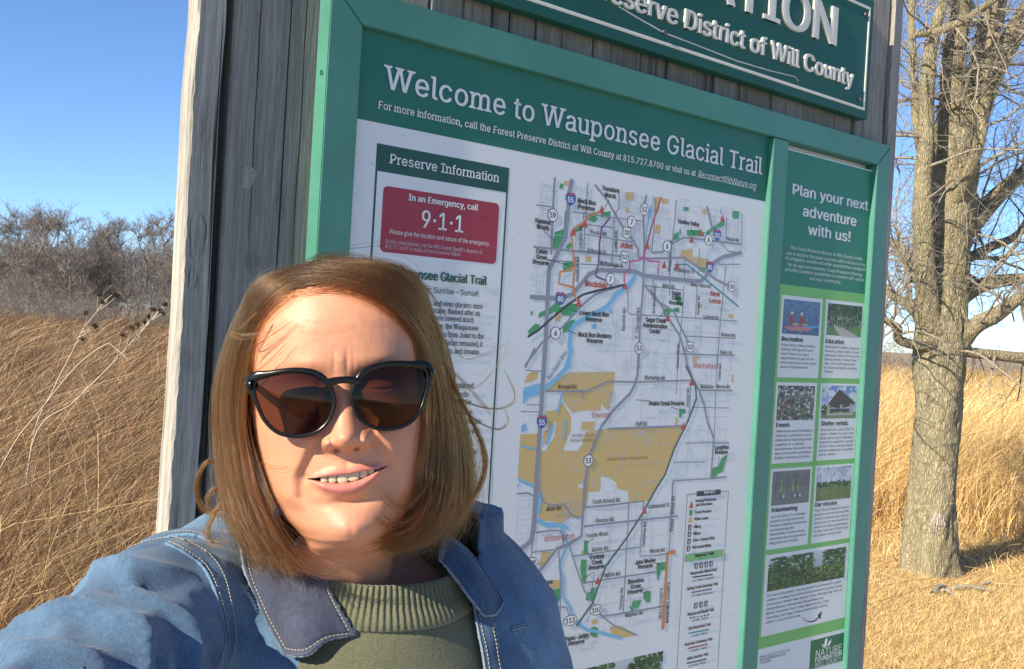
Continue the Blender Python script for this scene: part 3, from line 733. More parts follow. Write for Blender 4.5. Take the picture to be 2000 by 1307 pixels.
# edge timbers with a wavy worn corner
def edge_timber(u0, u1, o0, o1, seed, mat):
    nz = 420; zs = np.linspace(0, TOP, nz); n = 14
    V = []
    for z in zs:
        c = .0016
        ring = [(u0, o1-c+.001), (u0+c, o1+.001), ((u0+u1)/2, o1-.0004), (u1-c, o1-.0018), (u1, o1-c-.0018), (u1, o0+c), (u1-c, o0), (u0+c, o0), (u0, o0+c), (u0, (o0+o1)/2)]
        V.append([(u, o, z) for u, o in ring])
    V = np.array(V); k = V.shape[1]
    q = np.zeros(V.shape); q[..., 0] = np.arange(k)[None, :]*.37; q[..., 2] = zs[:, None]*6
    q0 = q*np.array([0, 0, 1.]); V[..., 0] += .0030*vnoise(q0*np.array([1, 1, 1.3]), seed, 3)+.004*vnoise(q0*.25, seed+3, 2); V[:, 0, :2] += np.stack([.0022*vnoise(q[:, 0]*7, seed+5, 2), -.0035*np.abs(vnoise(q[:, 0]*6, seed+6, 3))], 1); V[:, 1, 0] += .0035*np.abs(vnoise(q[:, 0]*8, seed+7, 3))
    V[..., 1] *= -1
    i = np.arange(nz-1)[:, None]*k; j = np.arange(k)[None, :]; j2 = (j+1) % k
    F = np.stack([i+j, i+j2, i+k+j2, i+k+j], -1).reshape(-1, 4)
    return mesh_np('edge_timber', V.reshape(-1, 3), F, mat, kiosk)
edge_timber(-.174, -.136, -.064, -.026, 1, M_WOODL)
edge_timber(1.430, 1.468, -.064, -.026, 5, M_WOODL)
# wide corner boards
PL = -.034
kbox('corner_board', -.121, .045, PL-.030, PL, .0, TOP-.01, M_WOOD, kiosk, .003)
kbox('corner_board', 1.316, 1.424, PL-.030, PL, .0, TOP-.01, M_WOOD, kiosk, .003)
kbox('back_board', -.16, 1.455, -.088, -.066, .35, TOP-.05, M_WOOD, kiosk, .002)
# narrow vertical planks between them
edges = [.049, .115, .185, .247, .306, .340, .395, .454, .526, .566, .683, .712, .794, .836, .907, 1.020, 1.134, 1.243, 1.312]
for a, b in zip(edges[:-1], edges[1:]):
    kbox('plank', a+.0015, b-.0015, PL-.026, PL-.006+rnd.uniform(-.004, .004), .55+rnd.uniform(0, .02), TOP-.02, M_BOARD, kiosk, .0025, .0012)
# knots and cracks in the corner board
for (u, v, r_) in ((-.0905, 1.811, .012), (-.076, 1.694, .010), (-.05, 1.33, .012)):
    nn_ = 26; a = np.arange(nn_)*2*math.pi/nn_; rings = []
    for k, (f, h) in enumerate(((1.25, -.0004), (1.0, .0014), (.8, .0004), (.55, .0016), (.3, .0008), (0.02, .0018))):
        wob = 1+.10*np.sin(a*3+k)+.06*np.sin(a*5+2*k)
        rings.append(np.stack([u+r_*f*.85*wob*np.cos(a), np.full(nn_, -(PL+h)), v+r_*f*1.15*wob*np.sin(a)], 1))
    V = np.concatenate(rings); i = np.arange(5)[:, None]*nn_; j = np.arange(nn_)[None, :]; j2 = (j+1) % nn_
    mesh_np('knot', V, np.stack([i+j, i+j2, i+nn_+j2, i+nn_+j], -1).reshape(-1, 4), M_WOOD, kiosk, True)
# checks that have opened along the grain
M_CRACK = NT('open_check').P(Base_Color=(.012, .012, .012), Roughness=1)
def crack(u, v0, v1, o, wd, seed, slope=0.0):
    n = 40; z = np.linspace(v0, v1, n); q = np.stack([np.full(n, seed*3.1), np.zeros(n), z*5], 1); x = u+slope*(z-v0)+.004*vnoise(q, seed, 3); w2 = wd*np.sin(np.linspace(0, math.pi, n))**.6*(1+.4*vnoise(q*4, seed+1, 2))
    V = np.concatenate([np.stack([x-w2/2, np.full(n, -o-.0006), z], 1), np.stack([x+w2/2, np.full(n, -o-.0006), z], 1)]); i = np.arange(n-1)
    mesh_np('check_crack', V, np.stack([i, i+n, i+n+1, i+1], 1), M_CRACK, kiosk)
crack(-.040, 1.25, 2.35, PL, .0018, 1); crack(-.018, 1.55, 2.6, PL, .0014, 2); crack(-.085, 1.70, 2.2, PL, .0012, 3); crack(-.105, 1.3, 1.62, PL, .0016, 4); crack(1.345, 1.0, 2.4, PL, .0014, 5)
nn_ = 48; a = np.arange(nn_)*2*math.pi/nn_; i = np.arange(nn_)
for cu, cv, ru, rv, k in ((-.157, 1.722, .011, .034, 1), (-.160, 1.664, .006, .016, 2)):
    rr2 = 1+.07*np.sin(3*a+k)+.03*np.sin(7*a); w2 = .0006*(1+.9*np.sin(a*2+k)); yv = np.full(nn_, .0253-.0002*k)
    P_ = np.stack([cu+(ru*rr2)*np.cos(a), yv, cv+(rv*rr2)*np.sin(a)], 1); Q_ = np.stack([cu+(ru*rr2-w2)*np.cos(a), yv, cv+(rv*rr2-w2)*np.sin(a)], 1)
    mesh_np('knot', np.concatenate([P_, Q_]), np.stack([i, (i+1) % nn_, (i+1) % nn_+nn_, i+nn_], 1), M_CRACK, kiosk)
# ---- green frame
FB, FT = .78, 2.098
def mitre_rail(pts_out_in, name):
    """four corners (outer a, outer b, inner b, inner a) in u,v extruded -.034..0"""
    bm = bmesh.new()
    f = [bm.verts.new((u, 0, v)) for u, v in pts_out_in]; b = [bm.verts.new((u, .0335, v)) for u, v in pts_out_in]
    bm.faces.new(f); bm.faces.new(b[::-1])
    for i in range(4): bm.faces.new((f[i], b[i], b[(i+1) % 4], f[(i+1) % 4]))
    bmesh.ops.recalc_face_normals(bm, faces=bm.faces[:])
    bmesh.ops.bevel(bm, geom=bm.edges[:], offset=.0014, segments=2, affect='EDGES')
    me = bpy.data.meshes.new(name); bm.to_mesh(me); bm.free(); me.materials.append(M_FRAME)
    return link(bpy.data.objects.new(name, me), kiosk)
W_ = .0515; g_ = .0007; U1 = 1.408; VT = FT-W_; VBt = FB+W_
mitre_rail([(0, FT), (U1, FT), (U1-W_, VT+g_), (W_, VT+g_)], 'frame_rail')
mitre_rail([(0, FB), (0, FT-g_*2), (W_, VT-g_), (W_, VBt)], 'frame_rail')
mitre_rail([(U1, FB), (U1, FT-g_*2), (U1-W_, VT-g_), (U1-W_, VBt)], 'frame_rail')
mitre_rail([(0, FB-.001), (U1, FB-.001), (U1-W_, VBt-.001), (W_, VBt-.001)], 'frame_rail')
mitre_rail([(.985, VT-.001), (1.0345, VT-.001), (1.0345, VBt), (.985, VBt)], 'frame_mullion')
for v in (1.97, 1.45, .95):
    for u in (-.0006,):
        V, F = tube_np([(u-.0012, .014, v), (u, .014, v), (u+.003, .014, v)], [.0035, .004, .004], 10); mesh_np('frame_screw', V, F, M_FRAME, kiosk, True)
# ---- main information panel
panel = kbox('information_panel', .046, .990, -.030, -.012, .80, 2.055, M_PRINT, kiosk, 0)
def paint_panel(o, c):
    at = o.data.color_attributes.new('Col', 'FLOAT_COLOR', 'POINT'); n = len(o.data.vertices)
    at.data.foreach_set('color', np.tile(np.array([*c, 1], np.float32), n))
paint_panel(panel, (.70, .73, .73))
GH = lin(16, 104, 84); GP = lin(12, 78, 66)
# y of the panel face is +12 mm (local y = -o)
class KPrint(Print):
    def __init__(s, base=.12, step=.006): s.mb = MB(); s.z = 12-base; s.step = -step
P1 = KPrint()
P1.rect(47, 1915, 989, 2054, GH)
P1.build('header_print', panel)
P2 = KPrint(.24)
ib = RECTS['infobox']
u0, u1 = 91.5, 334; vt = 1885; vb = 1010
P2.rect(u0, 1844.5, u1, vt, GP)
for a, b in ((u0, u0+3.4), (u1-3.4, u1)): P2.rect(a, vb, b, 1844.5, GP)
P2.rect(u0+3.4, vb, u1-3.4, vb+3.4, GP)
ru0, rv0, ru1, rv1 = 106.5, 1726, 318.5, 1824.5; rr = 8; pts = []
for cx, cy, a0 in ((ru1-rr, rv1-rr, 0), (ru0+rr, rv1-rr, 90), (ru0+rr, rv0+rr, 180), (ru1-rr, rv0+rr, 270)):
    for k in range(7): a = R(a0+k*15); pts.append((cx+rr*math.cos(a), cy+rr*math.sin(a)))
P2.poly(pts, lin(158, 40, 62))
P2.build('preserve_information_box', panel)
# the regional map
P3 = KPrint(.12, .0022)
rs = random.Random(21)
for c, pts in LANDS: P3.poly(pts, MC[c]) if c != 'white' else P3.poly(pts, (.71, .74, .74))
P3.flat = True; P3.z -= .03
for (a, b, c, d, sx, sy, drop) in GRIDS:
    b, d = min(b, d), max(b, d)
    c = min(c, 930 if b > 1330 else 795)
    x = a
    while x < c:
        y = b
        while y < d:
            L_ = sy*rs.choice((1, 2, 3, 4))
            if rs.random() > drop: P3.line([(x, y), (x+rs.uniform(-1, 1), min(d, y+L_))], .55, MC['street'])
            y += L_
        x += sx*rs.uniform(.7, 1.4)
    y = b
    while y < d:
        x = a
        while x < c:
            L_ = sx*rs.choice((1, 2, 3, 5))
            if rs.random() > drop: P3.line([(x, y), (min(c, x+L_), y+rs.uniform(-1, 1))], .55, MC['street'])
            x += L_
        y += sy*rs.uniform(.7, 1.4)
P3.z -= .03
for k in range(170):
    x, y = rs.uniform(400, 900), rs.uniform(1120, 1860); a = rs.uniform(0, 6.28); pts = [(x, y)]
    for i in range(rs.randint(5, 16)):
        a += rs.gauss(0, .6); x += 7*math.cos(a); y += 7*math.sin(a); pts.append((x, y))
    if all(395 < p[0] < (925 if p[1] > 1335 else 790) and 1100 < p[1] < 1870 for p in pts): P3.line(pts, .7, MC['stream'])
P3.flat = False; P3.z -= .03
for c, wd, pts in ROADS: P3.line(pts, wd, MC[c])
P3.build('map_print', panel)
P4 = KPrint(.70, .0035)
for u, v in TRIS: P4.poly([(u-6.5, v-7), (u+6.5, v-7), (u, v+7)], (.52, .07, .05))
for kind, n_, u, v in SHIELDS:
    if kind in 'c': P4.disc(u, v, 11, 11, (.03, .03, .03), 28); P4.disc(u, v, 9.8, 9.8, CW, 28); h = 9.5; c = (.03,)*3
    elif kind == 'o': P4.disc(u, v, 15.5, 9.5, (.03, .03, .03), 28); P4.disc(u, v, 14.4, 8.4, CW, 28); h = 8.5; c = (.03,)*3
    elif kind == 'u':
        P4.poly([(u-10, v+8), (u-8, v+10), (u+8, v+10), (u+10, v+8), (u+9, v+2), (u+11, v-5), (u+6, v-9.5), (u, v-11), (u-6, v-9.5), (u-11, v-5), (u-9, v+2)], (.03,)*3)
        P4.poly([(u-8.6, v+7.5), (u-7.5, v+8.8), (u+7.5, v+8.8), (u+8.6, v+7.5), (u+7.8, v+2), (u+9.6, v-4.6), (u+5.5, v-8.3), (u, v-9.7), (u-5.5, v-8.3), (u-9.6, v-4.6), (u-7.8, v+2)], CW); h = 8.5; c = (.03,)*3
    else:
        P4.poly([(u-11, v+6), (u-7, v+11), (u, v+9.5), (u+7, v+11), (u+11, v+6), (u+11, v-2), (u+6, v-9), (u, v-12.5), (u-6, v-9), (u-11, v-2)], (.05, .12, .35))
        P4.poly([(u-10, v+6.4), (u-6.8, v+10), (u, v+8.6), (u+6.8, v+10), (u+10, v+6.4)], (.48, .06, .06)); h = 9; c = CW
    wd = {1: 5.5, 2: 12.5, 3: 17}[len(n_)]*(.95 if kind != 'o' else 1.2)
    P4.text(n_, 'B', u-wd/2, v-h/2-(1.2 if kind == 'i' else 0), u+wd/2, v-h/2-(1.2 if kind == 'i' else 0), h, c=c)
# map key
(k0, kt), (k1, _), (_, _), (_, _) = RECTS['keybox']; k0, k1 = 803, 924; kb = 905
for a in ((k0, kb, k0+1, kt), (k1-1, kb, k1, kt), (k0, kt, k1, kt+1), (k0, kb-1, k1, kb)): P4.rect(*a, (.06, .06, .07))
P4.rect(830, 1317, 900, 1327, (.03, .05, .05))
P4.rect(808, 1190, 919, 1205, (.20, .46, .20))
for c, u, v in RECTS['keysq']:
    P4.rect(u-4.6, v-5.4, u+4.6, v+5.4, MC[c])
    if c == 'slate':
        P4.disc(u+.5, v+3, 1.0, 1.0, CW, 8); P4.line([(u+.5, v+2), (u-.2, v-1), (u-2, v-4)], 1.1, CW); P4.line([(u-.2, v-.6), (u+2, v-3.8)], 1.1, CW); P4.line([(u-2.6, v+1.2), (u+2.8, v+.2)], .8, CW)
tag(P4.build('map_symbols', panel), kind='stuff')
P5 = KPrint(1.5, .003); P5.flat = True
for s_, st, a, b, c, d, cap, colr in TEXTS:
    if a < 1000 and b < 2090:
        if a > 380 and b < 1900: cap *= .92
        P5.text(s_, st, a, b, c, d, cap, c=TC[colr])
P5.build('panel_lettering', panel)
# printed photograph at the foot of the map
def photo_print(KP, rc, kind, seed):
    u0, v0, u1, v1 = rc; r = random.Random(seed); W = u1-u0; H = v1-v0
    def blob(x, y, rx, ry, c, n=9):
        pts = []
        for i in range(n):
            a = i*2*math.pi/n; k = r.uniform(.7, 1.15)
            pts.append((min(u1, max(u0, u0+W*x+rx*W*k*math.cos(a))), min(v1, max(v0, v0+H*y+ry*H*k*math.sin(a)))))
        KP.poly(pts, c)
    def grad(ya, yb, ca, cb, n=8):
        for i in range(n):
            t0, t1 = i/n, (i+1)/n; KP.rect(u0, v0+H*(ya+(yb-ya)*t0), u1, v0+H*(ya+(yb-ya)*t1), tuple(p+(q-p)*(t0+.5/n) for p, q in zip(ca, cb)))
    def speck(x0, x1, y0, y1, n, cols, s0=.01, s1=.03):
        for _ in range(n): blob(r.uniform(x0, x1), r.uniform(y0, y1), r.uniform(s0, s1), r.uniform(s0, s1)*1.4, r.choice(cols), 5)
    GR = [(.03, .08, .02), (.05, .12, .03), (.08, .17, .05), (.02, .05, .015)]
    def person(x, y, h, top, leg=(.05, .06, .1)):
        blob(x, y+h*.2, .018, h*.22, leg, 6); blob(x, y+h*.58, .026, h*.24, top, 7); blob(x, y+h*.92, .014, h*.09, (.45, .28, .2), 7)
    if kind == 'kayak':
        grad(0, 1, (.07, .13, .22), (.12, .22, .36)); speck(0, 1, 0, 1, 60, [(.09, .16, .27), (.05, .1, .18), (.15, .25, .4)], .02, .05)
        KP.poly([(u0+W*x, v0+H*y) for x, y in ((.03, .2), (.25, .24), (.6, .24), (.8, .2), (.7, .12), (.2, .10))], (.55, .2, .2))
        KP.poly([(u0+W*x, v0+H*y) for x, y in ((.55, .24), (.97, .32), (.99, .26), (.75, .2))], (.1, .35, .6))
        for x in (.24, .5):
            blob(x, .40, .09, .14, (.30, .06, .07)); blob(x, .57, .035, .05, (.5, .3, .2)); blob(x, .62, .045, .035, (.7, .7, .66)); blob(x+.1, .3, .10, .04, (.5, .32, .22))
        KP.line([(u0+W*.08, v0+H*.45), (u0+W*.75, v0+H*.85)], 1.2, (.05, .05, .05))
    elif kind == 'walk':
        grad(0, .45, (.10, .22, .05), (.14, .26, .08)); grad(.45, 1, (.04, .08, .03), (.02, .04, .02)); speck(0, 1, .35, 1, 160, GR, .02, .06); speck(0, 1, .3, .6, 60, [(.16, .26, .12), (.2, .3, .15)], .02, .04)
        KP.poly([(u0+W*x, v0+H*y) for x, y in ((.15, .35), (.4, .30), (.95, .0), (.4, 0), (.3, .1))], (.42, .40, .36))
        for i in range(11): person(.1+.075*i+r.uniform(-.02, .02), .18+r.uniform(0, .12), r.uniform(.3, .42), (.05+.1*r.random(), .05, .07))
    elif kind == 'crowd':
        grad(0, .45, (.10, .12, .08), (.18, .26, .12)); grad(.45, 1, (.2, .24, .2), (.05, .06, .06)); speck(0, 1, .7, 1, 80, [(.55, .56, .56), (.1, .1, .1), (.3, .32, .3), (.02, .03, .02)], .02, .05)
        speck(0, 1, .6, .72, 50, [(.6, .6, .6), (.1, .1, .1), (.4, .2, .15)], .01, .02)
        speck(0, 1, 0, .6, 190, [(.55, .55, .55), (.04, .05, .05), (.25, .07, .06), (.1, .14, .12), (.35, .25, .2), (.06, .09, .06)], .015, .05)
        person(.62, .15, .6, (.08, .12, .1))
    elif kind == 'shelter':
        grad(.2, 1, (.42, .52, .62), (.10, .24, .50)); speck(0, 1, .4, 1, 40, [(.6, .64, .68), (.52, .58, .65)], .03, .10); grad(0, .2, (.16, .22, .1), (.2, .26, .12)); speck(0, .3, .15, .4, 30, GR, .03, .06)
        KP.poly([(u0+W*x, v0+H*y) for x, y in ((.14, .38), (.48, .9), (.97, .48), (.9, .4), (.5, .3))], (.06, .05, .045))
        for x in (.2, .55, .84): KP.rect(u0+W*(x-.03), v0+H*.12, u0+W*(x+.04), v0+H*(.42 if x < .8 else .45), (.40, .36, .30))
        KP.rect(u0+W*.25, v0+H*.2, u0+W*.8, v0+H*.3, (.05, .06, .05)); KP.rect(u0+W*.15, v0+H*.1, u0+W*.92, v0+H*.15, (.45, .43, .4))
    elif kind == 'volunteers':
        grad(0, .5, (.16, .18, .17), (.17, .20, .18)); grad(.5, 1, (.13, .15, .13), (.17, .19, .19)); 
        for _ in range(40): x = r.random(); KP.line([(u0+W*x, v0+H*r.uniform(.2, .5)), (u0+W*min(1, max(0, x+r.uniform(-.08, .08))), v1)], r.uniform(.5, 1.6), r.choice([(.08, .09, .07), (.25, .25, .23), (.14, .15, .12)]))
        for x in (.24, .54, .68): person(x, .12, .62, (.30, .38, .10), (.05, .06, .12)); blob(x+.07, .25, .03, .06, (.5, .52, .55))
    elif kind == 'meadow':
        grad(.5, 1, (.35, .48, .62), (.06, .20, .48)); speck(0, 1, .58, .95, 60, [(.6, .63, .66), (.48, .53, .58), (.38, .44, .5)], .04, .10); grad(0, .5, (.10, .16, .04), (.16, .22, .08)); speck(0, 1, .42, .55, 90, GR, .02, .05); speck(0, 1, 0, .4, 60, [(.13, .2, .06), (.2, .24, .1)], .03, .07)
    else:
        grad(0, .5, (.05, .10, .03), (.06, .12, .04)); grad(.5, 1, (.3, .38, .4), (.5, .56, .58)); speck(.05, .55, .3, 1, 260, GR, .015, .045); speck(.7, 1, .4, 1, 150, GR, .015, .04); speck(0, .2, 0, 1, 90, GR, .015, .04); speck(0, 1, 0, .45, 180, GR+[(.12, .22, .06)], .01, .04); speck(.6, 1, .2, .5, 40, [(.22, .28, .06), (.3, .32, .08)], .01, .02)
P6 = KPrint(.16, .0012)
photo_print(P6, (470, 880, 763, 1024.5), 'pond', 9)
P6.build('printed_photo', panel)
# ---- narrow brochure panel
panel2 = kbox('programme_panel', 1.029, 1.362, -.030, -.012, .80, 2.034, M_PRINT, kiosk, 0); paint_panel(panel2, (.70, .73, .72))
paint_panel(kbox('lit_gap_sheet', 1.030, 1.361, -.0325, -.0304, .80, 2.047, M_PRINT, kiosk, 0), (.80, .80, .78))  # white sheet added behind; its colour paints the sunlit gap above the panel
Q1 = KPrint()
Q1.rect(1029.5, 1750.5, 1361.5, 2032, lin(20, 120, 92)); Q1.rect(1029.5, 981, 1361.5, 1750.5, (.17, .48, .12))
Q1.build('programme_print', panel2)
Q2 = KPrint(.2, .002)
kinds = ['kayak', 'walk', 'crowd', 'shelter', 'volunteers', 'meadow', 'pond']
for i in range(1, 8):
    a, b, c, d = RECTS['card%d' % i]; Q2.rect(a, b, c, d, (.70, .73, .72))
for i in range(1, 8):
    KP = KPrint(.3, .0012); photo_print(KP, RECTS['photo%d' % i], kinds[i-1], 40+i); KP.build('printed_photo', panel2)
a, b, c, d = RECTS['logo']; Q2.rect(a, b, 1361.5, d, lin(18, 104, 66))
lc = CW
for pts in ([(1285, 946), (1281, 956), (1284, 966), (1292, 970), (1293, 962), (1291, 952)], [(1293, 950), (1300, 960), (1308, 964), (1307, 957), (1301, 950)], [(1283, 947), (1277, 951), (1272, 958), (1279, 956)]): Q2.poly(pts, lc)
ar = RECTS['arrow']; bz = []
for t in np.linspace(0, 1, 12): bz.append(tuple(((1-t)**3*np.array(ar[0])+3*(1-t)**2*t*np.array([1212, 1012])+3*(1-t)*t*t*np.array([1240, 1010])+t**3*np.array([1256, 1022]))))
for k in range(11): Q2.line([bz[k], bz[k+1]], 1.2+.35*k, (.04, .04, .05))
Q2.poly([(1249, 1026), (1266, 1034), (1262, 1015)], (.04, .04, .05))
Q2.build('programme_cards', panel2)
Q3 = KPrint(.9, .004); Q3.flat = True
for s_, st, a, b, c, d, cap, colr in TEXTS:
    if a > 1000 and b < 2090: Q3.text(s_, st, a, b, c, d, cap, c=TC[colr])
for lines, (ua, va, vb_, ub) in BLOCKS:
    n = len(lines); ws = []
    for ln in lines: ws.append(sum(glyph(ch, 'S')[2] for ch in ln))
    # widths scaled so that the first line reaches its measured end
    sc_ = (ub-ua)/ws[0]
    if len(lines[0]) > 40: sc_ = (1333-ua)/ws[0]
    for i, ln in enumerate(lines):
        v = va+(vb_-va)*i/(n-1); wd = ws[i]*sc_; Q3.text(ln, 'S', ua, v, min(ua+wd, 1346 if ua > 1200 else (1189 if len(lines[0]) < 40 else 1346)), v, 5.4, c=(.10, .11, .12))
Q3.build('programme_lettering', panel2)
# ---- top sign
tsg = kbox('top_sign', .092, 1.316, PL+.001, -.006, 2.143, 2.412, M_TOPSIGN, kiosk, .0015)
def rail(n, a): return kbox(n, *a, M_WHITEP, tsg, .0008)
o0, o1 = -.0065, -.0040
rail('border_strip', (.107, 1.301, o0, o1, 2.1605, 2.1665)); rail('border_strip', (.107, 1.301, o0, o1, 2.3865, 2.3925))
rail('border_strip', (.107, .113, o0, o1, 2.1667, 2.3863)); rail('border_strip', (1.295, 1.301, o0, o1, 2.1667, 2.3863))
def raised(s_, st, x0, y0, x1, cap, depth):
    V, T = text_np(s_, st, x0, y0, x1, y0, cap); n = len(V)
    cnt = {}
    for t in T:
        for a, b in ((t[0], t[1]), (t[1], t[2]), (t[2], t[0])):
            cnt.setdefault((min(a, b), max(a, b)), []).append((a, b))
    side = [e[0] for e in cnt.values() if len(e) == 1]; AA, FF = [], []
    for k, off in enumerate((-.028, .028, 0)):
        A = np.zeros((2*n, 3)); A[:n, 0] = A[n:, 0] = (V[:, 0]+off*cap/CAPH)/1000; A[:n, 2] = A[n:, 2] = V[:, 1]/1000; A[:n, 1] = .006-depth-.00012*k; A[n:, 1] = .0065
        FF += [tuple(int(q)+2*n*k for q in t) for t in T]+[tuple(int(q)+2*n*k for q in (a, a+n, b+n, b)) for a, b in side]; AA.append(A)
    mesh_np('raised_lettering', np.concatenate(AA), FF, M_WHITEP, tsg)
raised('INFORMATION', 'B', 224, 2277, 1173, 82, .005)
_a = sum(glyph(ch, 'B')[2] for ch in 'District of Will County'); _b = sum(glyph(ch, 'B')[2] for ch in 'Forest Preserve District of Will County')
raised('Forest Preserve District of Will County', 'B', 1248-540*_b/_a, 2203.4, 1248, 36, .0045)
for u, v in ((661, 2184), (1281, 2182), (1283.5, 2373), (128, 2182), (128, 2373)):
    V, F = tube_np([(u/1000, .006, v/1000), (u/1000, .0025, v/1000), (u/1000, .0018, v/1000), (u/1000, .0018, v/1000+1e-6)], [.0055, .0055, .004, .0001], 12); mesh_np('sign_bolt', V, F, M_METAL, tsg, True)
V, F = tube_np([(u/1000, .0058, v/1000) for u, v in RECTS['crack']], [.0012, .0016, .0018, .0012, .0015, .0012, .001, .0006], 5); mesh_np('peeling_crack', V, F, M_WHITEP, tsg, True)
# ------------------------------------------------------------------ trees
def from_view(px, py, depth):
    """a point of the place given by its bearing from the camera's stand and its depth"""
    x = (px-1000)/2000; y = -(py-653.5)/2000
    d = _f+x*_r+y*_u; return np.array([0, 0, CAM_H])+d*(depth/d[1])
def m_bark(name, dark, light, moss=.5, scale=1):
    t = NT(name); v = t.coord('Object', (1, 1, .30))
    vo = t('TexVoronoi', {'Vector': t('VectorMath', {0: v, 1: t('VectorMath', {0: t('TexNoise', {'Vector': v, 'Scale': 9.0*scale, 'Detail': 3.0}).outputs['Color'], 1: (.09, .09, .09)}, operation='MULTIPLY').outputs[0]}, operation='ADD').outputs[0], 'Scale': 58.0*scale}, feature='DISTANCE_TO_EDGE').outputs['Distance']
    n = t.noise(v, 22*scale, 5, .65); n2 = t.noise(t.coord('Object'), 2.3, 3, .5)
    f = t.math('ADD', t.math('MULTIPLY', t.math('MINIMUM', vo, .3), 1.1), t.math('MULTIPLY', n, .75))
    col = t.ramp(f, [(.16, dark), (.42, tuple((a+b)/2 for a, b in zip(dark, light))), (.72, light)])
    col = t.mix(t.math('MULTIPLY', n2, moss), col, t.mix(.55, col, (.16, .155, .05)))
    return t.P(Base_Color=col, Roughness=.92, Normal=t.bump(f, .9, .02/scale))
M_BARK = m_bark('furrowed_bark', (.075, .062, .04), (.38, .335, .225), .8)
M_TWIG = m_bark('twig_bark', (.17, .15, .115), (.46, .41, .33), .2, 2)
M_FARWOOD = m_bark('far_twigs', (.11, .095, .083), (.27, .24, .215), 0)
def spline(P, n):
    P = np.asarray(P, float); m = len(P); t = np.linspace(0, m-1, n); i = np.clip(np.floor(t).astype(int), 0, m-2); f = (t-i)[:, None]
    p0 = P[np.maximum(i-1, 0)]; p1 = P[i]; p2 = P[i+1]; p3 = P[np.minimum(i+2, m-1)]
    return .5*((2*p1)+(-p0+p2)*f+(2*p0-5*p1+4*p2-p3)*f*f+(-p0+3*p1-3*p2+p3)*f**3)
def grow(mb, p, d, length, rad, level, rg, droop=.0, curl=.25, sides=4, spawn=(5, 4, 3), zmin=0.05):
    n = max(4, int(length/.09)+2) if level < 2 else 5
    n = min(n, 12); pts = [p.copy()]; q = p.copy(); dd = d/np.linalg.norm(d)
    for k in range(n-1):
        dd = dd+rg.normal(0, curl, 3)*.5+np.array([0, 0, droop]); dd /= np.linalg.norm(dd)
        q = q+dd*length/(n-1)
        q[2] = max(q[2], zmin)
        pts.append(q.copy())
    pts = np.array(pts); mb.tube(pts, np.linspace(rad, rad*.35, n), sides)
    if level < len(spawn):
        for k in range(spawn[level]):
            t = rg.uniform(.18, .98); i = int(t*(n-1)); base = pts[i]
            tang = pts[min(i+1, n-1)]-pts[max(i-1, 0)]; tang /= np.linalg.norm(tang)+1e-9
            side = rg.normal(0, 1, 3); side -= tang*(side@tang); side /= np.linalg.norm(side)+1e-9
            nd = tang*rg.uniform(.3, .9)+side*rg.uniform(.6, 1.1)+np.array([0, 0, rg.uniform(-.25, .45)])
            grow(mb, base, nd, length*rg.uniform(.35, .65), max(rad*(1-t*.6)*rg.uniform(.42, .62), .0016), level+1, rg, droop, curl, 3, spawn, zmin)
TZ = 7.60; PXM = TZ/2000*.92
tree = empty('bare_tree', tuple(from_view(1815, 1128, TZ)*np.array([1, 1, 0])), 'bare grey barked tree with a thick mossy trunk standing beside the kiosk', 'tree')
tb = np.array(tree.location)
def limb_pts(L_, dz): return np.array([from_view(x, y, TZ+d) for (x, y, w_), d in zip(L_, dz)])-tb, np.array([w_*PXM/2 for _, _, w_ in L_])
def bark_tube(name, pts, rad, n=64, rings=200, amp=.010, flare=False, seed=1):
    rings = max(rings, 12)
    P = spline(pts, rings); r = spline(np.stack([rad]*3, 1), rings)[:, 0]
    T = np.gradient(P, axis=0); T /= np.linalg.norm(T, axis=1)[:, None]
    A = np.cross(T, [0, 1, 0.0]); A /= np.linalg.norm(A, axis=1)[:, None]; B = np.cross(T, A)
    th = np.arange(n)*2*math.pi/n; L_ = np.concatenate([[0], np.cumsum(np.linalg.norm(np.diff(P, axis=0), axis=1))])
    q = np.zeros((rings, n, 3)); q[..., 0] = np.cos(th)*r[:, None]; q[..., 1] = np.sin(th)*r[:, None]; q[..., 2] = L_[:, None]
    lump = vnoise(q*np.array([7, 7, 2.2]), seed, 2)*.035*np.minimum(1, r[:, None]/.15)
    rid = 1-np.abs(vnoise(q*np.array([42, 42, 9.]), seed+3, 2))*2
    disp = lump+amp*(rid-.4)+amp*.5*vnoise(q*np.array([90, 90, 30.]), seed+5, 1)
    if flare: disp += (.05*np.exp(-L_/.16))[:, None]*(1+.8*np.sin(th*5+.7)[None, :])
    RR = r[:, None]+disp*np.minimum(1, r[:, None]/.08)
    V = P[:, None, :]+RR[..., None]*(np.cos(th)[None, :, None]*A[:, None, :]+np.sin(th)[None, :, None]*B[:, None, :])
    i = np.arange(rings-1)[:, None]*n; j = np.arange(n)[None, :]; j2 = (j+1) % n
    return mesh_np(name, V.reshape(-1, 3), np.stack([i+j, i+j2, i+n+j2, i+n+j], -1).reshape(-1, 4), M_BARK, tree, True)
TR = [(1812, 1140, 104), (1815, 1060, 99), (1820, 960, 96), (1826, 850, 95), (1832, 740, 97), (1838, 640, 92), (1845, 550, 88), (1853, 460, 90), (1862, 380, 92), (1868, 300, 96), (1874, 235, 90), (1880, 170, 60)]
p, r_ = limb_pts(TR, [0]*len(TR)); bark_tube('trunk', p, r_, 80, 420, .011, True, 2)
